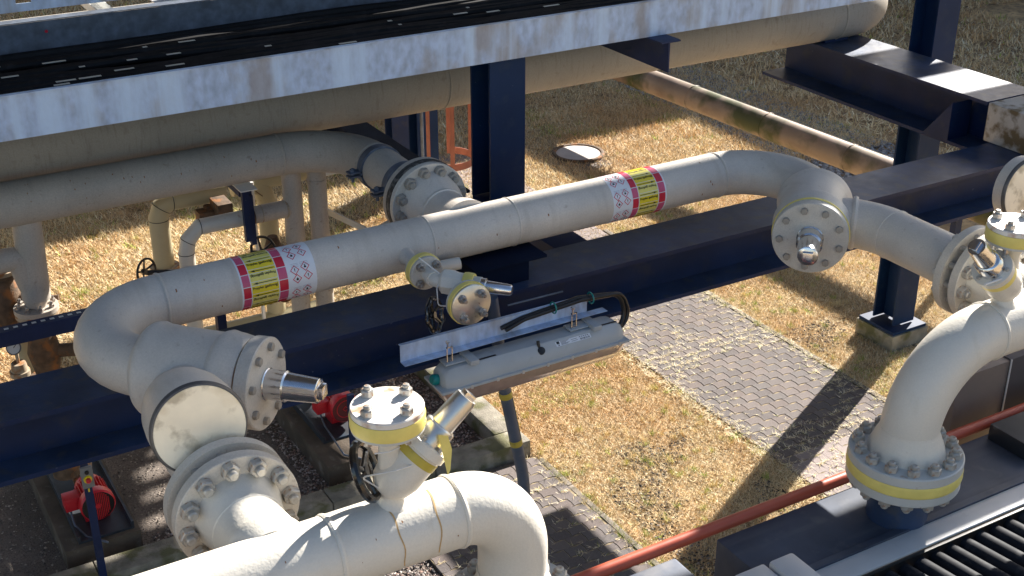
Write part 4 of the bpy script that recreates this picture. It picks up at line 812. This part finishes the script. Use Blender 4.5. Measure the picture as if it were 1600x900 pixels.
# ------------------------------------------------------------------ piping behind on the left
t = thing('cream_riser', 'cream-yellow riser pipe elbowing right behind the upper pipe', 'pipe', (2.33, 9.4, 0))
b = MB(); b.tube([(2.335, 9.4, 1.6), (2.335, 9.4, 2.72), (2.37, 9.4, 2.795), (2.44, 9.4, 2.835), (2.87, 9.4, 2.835)], .078, 28); b.put('pipe', CREAM, t, sharp=25)
for p, a in (((2.335, 9.4, 2.70), (0, 0, 1)), ((2.365, 9.4, 2.79), (.6, 0, .8)), ((2.45, 9.4, 2.835), (1, 0, 0))): MB().torus(p, a, .078, .003, 32, 6).put('seam', DARK, t)
b = MB(); b.lathe((2.335, 9.4, 2.28), (0, 0, 1), [(0, .115), (.03, .115)], 28); b.put('flange', RUSTF, t)
t = thing('ivory_riser', 'ivory riser pipe with segmented elbow and rust spots right of the cream riser', 'pipe', (2.37, 8.9, 0))
b = MB(); b.tube([(2.385, 8.9, 1.6), (2.385, 8.9, 2.60), (2.41, 8.9, 2.70), (2.50, 8.9, 2.785), (2.9, 8.9, 2.785), (2.98, 8.9, 2.785)], .061, 28); b.put('pipe', IVORY, t, sharp=25)
for p, a in (((2.385, 8.9, 2.595), (0, 0, 1)), ((2.405, 8.9, 2.69), (.55, 0, .83)), ((2.505, 8.9, 2.785), (1, 0, 0))): MB().torus(p, a, .061, .003, 32, 6).put('seam', DARK, t)
MB().tube([(2.84, 8.9, 2.785), (2.93, 8.9, 2.785)], .064, 28).put('rust_collar', RUSTY, t)
wb = thing('gate_valve', 'black handwheel valve between the two risers and the long pipe', 'valve', (2.0, 8.8, 2.5)); wheel(wb, (2.03, 8.72, 2.60), (.55, -.82, .1), .095, DARK, 5, .009)
MB().cyl((2.03, 8.75, 2.58), (2.33, 8.8, 2.5), .018, n=10).put('stem', DARK, wb)
wb = thing('gate_valve', 'black handwheel valve right above the left hazard marker', 'valve', (2.95, 9.0, 2.45)); wheel(wb, (2.97, 8.85, 2.50), (.35, -.8, .5), .115, DARK, 5, .011)
b = MB(); b.cyl((2.99, 8.9, 2.45), (3.13, 9.0, 2.47), .02, n=10).lathe((3.1, 9.0, 2.34), (0, 0, 1), [(0, .06), (.1, .075), (.2, .04)], 16); b.put('body', RUSTY, wb)
t = thing('pipe_bracket', 'small navy steel bracket clamping the ivory pipe', 'bracket', (2.86, 8.85, 2.6))
b = MB(); b.box((2.80, 8.72, 2.66), (2.85, 8.76, 3.06)).box((2.86, 8.78, 2.60), (2.90, 8.82, 3.0)).box((2.80, 8.80, 3.0), (2.90, 9.5, 3.05)); b.put('frame', NAVY, t)
MB().box((2.79, 8.72, 3.062), (2.92, 9.2, 3.07)).put('top_plate', GALVB, t)
t = thing('actuator', 'rusty brown actuator block on the cream line', 'actuator', (2.75, 9.3, 2.75))
b = MB(); b.box((2.60, 9.2, 2.66), (2.82, 9.32, 2.76)).box((2.72, 9.1, 2.72), (2.84, 9.3, 2.84)).cyl((2.7, 9.3, 2.6), (2.7, 9.3, 2.78), .035, n=12); b.put('body', RUSTY, t, bevel=.006)
t = thing('branch_line', 'pale pipe line joining two vertical pipes under the upper pipe', 'pipe', (3.2, 8.9, 2))
b = MB(); b.tube([(2.93, 8.9, 2.79), (3.25, 8.9, 2.79)], .068, 28); b.tube([(3.255, 8.9, 1.6), (3.255, 8.9, 3.2)], .075, 32); b.put('pipe', GREYD, t)
b = MB(); b.torus((3.19, 8.9, 2.79), (1, 0, 0), .07, .008, 28, 6); b.torus((2.99, 8.9, 2.79), (1, 0, 0), .068, .004, 28, 6); b.put('weld_seam', RUSTF, t)
t = thing('vertical_pipe', 'plain beige vertical pipe dropping from the bend of the upper pipe', 'pipe', (3.46, 8.9, 0))
MB().tube([(3.462, 8.9, 1.6), (3.462, 8.9, 3.2)], .074, 32).put('pipe', GREYD, t); MB().torus((3.462, 8.9, 2.985), (0, 0, 1), .075, .005, 32, 6).put('weld_seam', GREYD, t)
t = thing('back_riser', 'cream pipe with rusty joint behind the two vertical pipes', 'pipe', (3.25, 9.45, 0))
b = MB(); b.tube([(3.235, 9.45, 1.6), (3.235, 9.45, 2.66), (3.2, 9.45, 2.78), (3.1, 9.45, 2.83), (2.95, 9.45, 2.83)], .08, 28); b.tube([(3.12, 9.45, 2.83), (3.9, 9.45, 2.85)], .07, 24); b.lathe((3.235, 9.45, 2.10), (0, 0, 1), [(0, .1), (.08, .1), (.1, .08)], 24); b.put('pipe', CREAM, t, sharp=25)
MB().torus((3.15, 9.45, 2.76), (.7, 0, .7), .08, .004, 28, 6).put('seam', RUSTY, t)
t = thing('thin_pipe', 'thin grey instrument pipe between the vertical pipes', 'pipe', (3.38, 9.3, 0))
b = MB(); b.tube([(3.42, 9.3, 1.6), (3.42, 9.3, 3.1)], .018, 12); b.tube([(3.07, 9.3, 1.6), (3.07, 9.3, 2.9)], .016, 12); b.tube([(3.6, 9.3, 2.85), (4.1, 9.3, 2.86)], .022, 10); b.put('pipe', GALVB, t)
MB().box((3.39, 9.26, 2.42), (3.45, 9.32, 2.58)).put('label_plate', WHT, t)
t = thing('yard_bracket', 'pale angle-iron bracket frame lying beyond the vertical pipes', 'bracket', (3.9, 9.2, 2.3))
b = MB(); b.prism([(0, 0), (.06, 0), (.06, .05), (0, .05)], (3.60, 9.15, 2.58), (0, 1, 0), (0, 0, 1), (.19, -.55, -.05)); b.prism([(0, 0), (.06, 0), (.06, .04), (0, .04)], (3.79, 8.62, 2.52), (0, 1, 0), (0, 0, 1), (.4, .12, .06)); b.put('angle', IVORY, t)
b = MB(); b.box((3.78, 8.3, 2.52), (3.86, 8.5, 2.58)); b.put('clamp', RUSTY, t)
t = thing('low_manifold', 'beige manifold pipe joining the feet of the risers behind the navy beam', 'pipe', (2.9, 9.1, 1.55))
b = MB(); b.tube([(2.2, 8.9, 1.58), (3.65, 8.9, 1.58)], .09, 24); b.put('pipe', GREYD, t); b = MB(); b.tube([(2.2, 9.42, 1.58), (3.65, 9.42, 1.58)], .09, 24); b.put('back_pipe', CREAM, t)
# left edge assembly
t = thing('left_riser', 'thick grey pipe tee with rusty bolted flange at the left edge', 'pipe', (1.28, 8.9, 1.9))
b = MB(); b.tube([(1.30, 8.9, 3.15), (1.275, 8.9, 2.50)], .10, 36); b.tube(path([(.3, 8.9, 2.83), (1.20, 8.9, 2.83), (1.255, 8.9, 2.6)], .05, 4), .085, 32); b.tube([(1.275, 8.9, 2.52), (1.26, 8.9, 2.44)], [.085, .075], 32); b.put('pipe', GREYD, t)
b = MB(); b.lathe((1.262, 8.9, 2.405), (0, 0, 1), [(0, .155), (.035, .155)], 40); b.put('flange', GREYD, t); b = MB(); b.lathe((1.262, 8.9, 2.37), (0, 0, 1), [(0, .152), (.034, .152)], 40); b.put('lower_flange', RUSTF, t)
bolts(t, (1.262, 8.9, 2.441), (0, 0, 1), .122, 8, NUT_SML, .1)
MB().tube([(1.17, 9.2, 1.2), (1.17, 9.2, 2.35)], .075, 28).put('back_pipe', CREAM, t)
def iron_valve(lab, x, y, z, s_, whl=True):
    t = thing('gate_valve', lab, 'valve', (x, y, z)); b = MB()
    b.lathe((x, y, z), (0, 0, 1), [(-.24 * s_, .14 * s_), (-.21 * s_, .14 * s_), (-.205 * s_, .08 * s_), (-.1 * s_, .1 * s_), (0, .12 * s_), (.1 * s_, .1 * s_), (.2 * s_, .08 * s_), (.205 * s_, .14 * s_), (.24 * s_, .14 * s_)], 28)
    b.cyl((x, y, z), (x + .22 * s_, y - .1 * s_, z), .05 * s_, n=16); b.cyl((x + .2 * s_, y - .09 * s_, z), (x + .36 * s_, y - .16 * s_, z), .022 * s_, n=12); b.put('body', RUSTY, t)
    b = MB(); b.lathe((x, y, z + .243 * s_), (0, 0, 1), [(0, .145 * s_), (.03 * s_, .145 * s_)], 28); b.lathe((x, y, z - .273 * s_), (0, 0, 1), [(0, .145 * s_), (.03 * s_, .145 * s_)], 28); b.put('flange', RUSTF, t)
    bolts(t, (x, y, z + .273 * s_), (0, 0, 1), .115 * s_, 8, NUT_SML, .2)
    if whl: wheel(t, (x + .36 * s_, y - .16 * s_, z), (.92, -.38, 0), .15 * s_, DARK, 5, .012)
    return t
iron_valve('rusty cast-iron valve with black handwheel below the left tee', 1.265, 8.9, 2.07, 1.0)
iron_valve('second rusty cast-iron valve cut by the left edge of the frame', 1.10, 9.15, 2.42, .95, False)
t = thing('lower_pipe', 'dark rusty pipe body below the left valves', 'pipe', (1.27, 8.9, 1.2)); MB().lathe((1.27, 8.9, 1.0), (0, 0, 1), [(0, .1), (.6, .11), (.76, .09), (.78, .14), (.80, .14)], 28).put('pipe', RUSTY, t)
t = thing('pressure_gauge', 'round pressure gauge with white dial on a brass stem at the left edge', 'gauge', (1.03, 8.6, 2.3)); ax = V((-.3, -.85, .45))
MB().lathe((1.03, 8.6, 2.30), ax, [(0, .045), (.012, .05), (.032, .05), (.036, .044)], 32, cap1=False).put('case', GALVD, t); MB().lathe(V((1.03, 8.6, 2.30)) + ax.normalized() * .03, ax, [(0, .044), (.001, .044)], 32).put('dial', WHT, t)
b = MB(); c = V((1.03, 8.6, 2.30)) + ax.normalized() * .0325; b.tube([c, c + V((.02, 0, .02))], .0022, 6); b.put('needle', INK, t)
MB().lathe((1.04, 8.62, 2.27), (0, 0, -1), [(0, .012), (.1, .012), (.102, .05), (.16, .06), (.162, .07), (.2, .07), (.202, .05), (.24, .045)], 20).put('stem', RUSTF, t)
t = thing('navy_rail', 'navy box-section rail with slotted top at the left edge', 'rail', (.9, 8.35, 2.5))
b = MB(); b.box((-1, 8.33, 2.455), (1.62, 8.345, 2.565)).box((-1, 8.345, 2.555), (1.62, 8.42, 2.565)).box((1.50, 8.33, 2.0), (1.55, 8.38, 2.454)); b.put('rail', NAVY, t)
b = MB()
for k in range(40): b.box((-.9 + k * .06, 8.36, 2.5655), (-.9 + k * .06 + .03, 8.385, 2.567))
b.put('slot', GALVB, t)
t = thing('navy_post', 'short navy post standing under the left part of the long pipe', 'post', (2.2, 7.6, 0)); MB().box((2.19, 7.6, .5), (2.25, 7.66, 2.9)).put('post', NAVY, t)
t = thing('low_pipe_cluster', 'rusty valve and pale flanged pipe glimpsed under the long pipe', 'valve', (2.9, 8.0, 2.4))
b = MB(); b.lathe((2.6, 7.9, 2.62), (1, .2, 0), [(0, .05), (.05, .09), (.14, .07), (.16, .11), (.19, .11), (.2, .06), (.3, .06)], 24); b.put('body', RUSTY, t)
b = MB(); b.lathe((2.85, 8.0, 2.62), (1, .1, 0), [(0, .08), (.22, .09), (.25, .12), (.28, .12), (.29, .085), (.42, .085), (.44, .07)], 28); b.put('pipe', IVORY, t)
# red ladder cage
t = thing('ladder_cage', 'faded red ladder safety cage with hooped bottom behind the column', 'ladder cage', (7.4, 13.8, .8)); c = V((7.18, 13.85, .85)); rx = .33
for zz in (.85, 1.75, 2.65):
    b = MB(); n = 24; vs = []
    for i in range(n + 1):
        a_ = pi * (-.62 + 1.24 * i / n) - .9; d = V((cos(a_), sin(a_), 0))
        for rr, dz in ((rx, 0), (rx + .01, 0), (rx + .01, .09), (rx, .09)): vs.append(c + d * rr + V((0, 0, zz - .85 + dz)))
    b.add(vs, [(4 * i + j, 4 * i + (j + 1) % 4, 4 * i + 4 + (j + 1) % 4, 4 * i + 4 + j) for i in range(n) for j in range(4)]); b.put('hoop', REDC, t)
for k in range(5):
    a_ = pi * (-.62 + 1.24 * k / 4) - .9; p = c + V((cos(a_), sin(a_), 0)) * (rx + .005); u = V((-sin(a_), cos(a_), 0)) * .028
    b = MB(); n3 = V((cos(a_), sin(a_), 0)) * .006; b.add([p - u - n3, p + u - n3, p + u + n3, p - u + n3] + [q + V((0, 0, 2.6)) for q in (p - u - n3, p + u - n3, p + u + n3, p - u + n3)], [(3, 2, 1, 0), (4, 5, 6, 7), (0, 1, 5, 4), (1, 2, 6, 5), (2, 3, 7, 6), (3, 0, 4, 7)]); b.put('cage_bar', REDC, t)

# ------------------------------------------------------------------ added unseen slabs overhead, cut to shape sun and shade below (above the camera)
KX, KY = 1 / tan(rad(SUN_EL)) * cos(rad(SUN_AZ)), 1 / tan(rad(SUN_EL)) * sin(rad(SUN_AZ))
def occluder(lab, cells, z=6.95, holes=(), h=4.75):
    ox, oy = h * (KX - 1.232) - (8 - z) * KX, h * (KY - .614) - (8 - z) * KY; cells = [(a + ox, b + oy, c + ox, d + oy) for a, b, c, d in cells]; holes = [(a + ox, b + oy, c, d) for a, b, c, d in holes]
    t = thing('overhead_occluder', lab, 'occluder', (cells[0][0], cells[0][1], z))
    for (x0, y0, x1, y1) in cells:
        hs = [h for h in holes if x0 < h[0] < x1 and y0 < h[1] < y1]
        xs = sorted({x0, x1} | {h[0] for h in hs} | {h[0] + h[2] for h in hs}); ys = sorted({y0, y1} | {h[1] for h in hs} | {h[1] + h[3] for h in hs}); b = MB()
        for i in range(len(xs) - 1):
            for j in range(len(ys) - 1):
                cx, cy = (xs[i] + xs[i + 1]) / 2, (ys[j] + ys[j + 1]) / 2
                if any(h[0] < cx < h[0] + h[2] and h[1] < cy < h[1] + h[3] for h in hs): continue
                b.box((xs[i], ys[j], z), (xs[i + 1], ys[j + 1], z + .03))
        b.put('occluder_panel', GALVD, t)
random.seed(3)
hl = [(10.62, 8.10, .66, .24), (12.03, 8.10, .72, .24)] + [(6.35 + random.uniform(0, 1.3), 8.25 + random.uniform(0, .8), random.uniform(.03, .07), random.uniform(.04, .06)) for _ in range(18)] + [(11.3 + random.uniform(0, 1.2), 8.4 + random.uniform(0, .8), .05, .05) for _ in range(6)]
occluder('added unseen slab above the camera shading the pipe level', [(0, 7.3, 9.0, 9.83), (9.0, 7.45, 12.0, 9.625), (12.0, 7.62, 18.0, 10.26)], holes=hl)
occluder('second added unseen slab shading the upper pipe and beams', [(0, 9.83, 9.5, 11.6), (9.5, 9.80, 12, 11.5), (14.5, 10.78, 15.6, 11.05), (14.5, 11.30, 15.6, 11.6), (12.0, 10.26, 14.0, 11.3), (9.6, 11.7, 11.2, 15.0)])

occluder('third added unseen slab shading the yard with the motors', [(8.6, 13.0, 13.2, 16.3)], holes=[(10.0 + random.uniform(0, 3.0), 13.4 + random.uniform(0, 2.6), random.uniform(.15, .4), random.uniform(.1, .3)) for _ in range(13)], h=8)
occluder('added unseen slab far overhead shading the lawn at the back', [(11.5, 20.6, 45, 45), (22.3, 13.6, 45, 20.6)], h=8)
t = thing('high_occluder', 'added unseen slab high above the camera', 'occluder', (-8, 2, 10.5))  # added out of view to block skylight and deepen the ground shade
for i in range(13):
    MB().box((-20 + i * 2.25, 6.2, 10.5), (-20 + i * 2.25 + 2.24, 34, 10.56)).put('occluder_panel', GALVD, t)
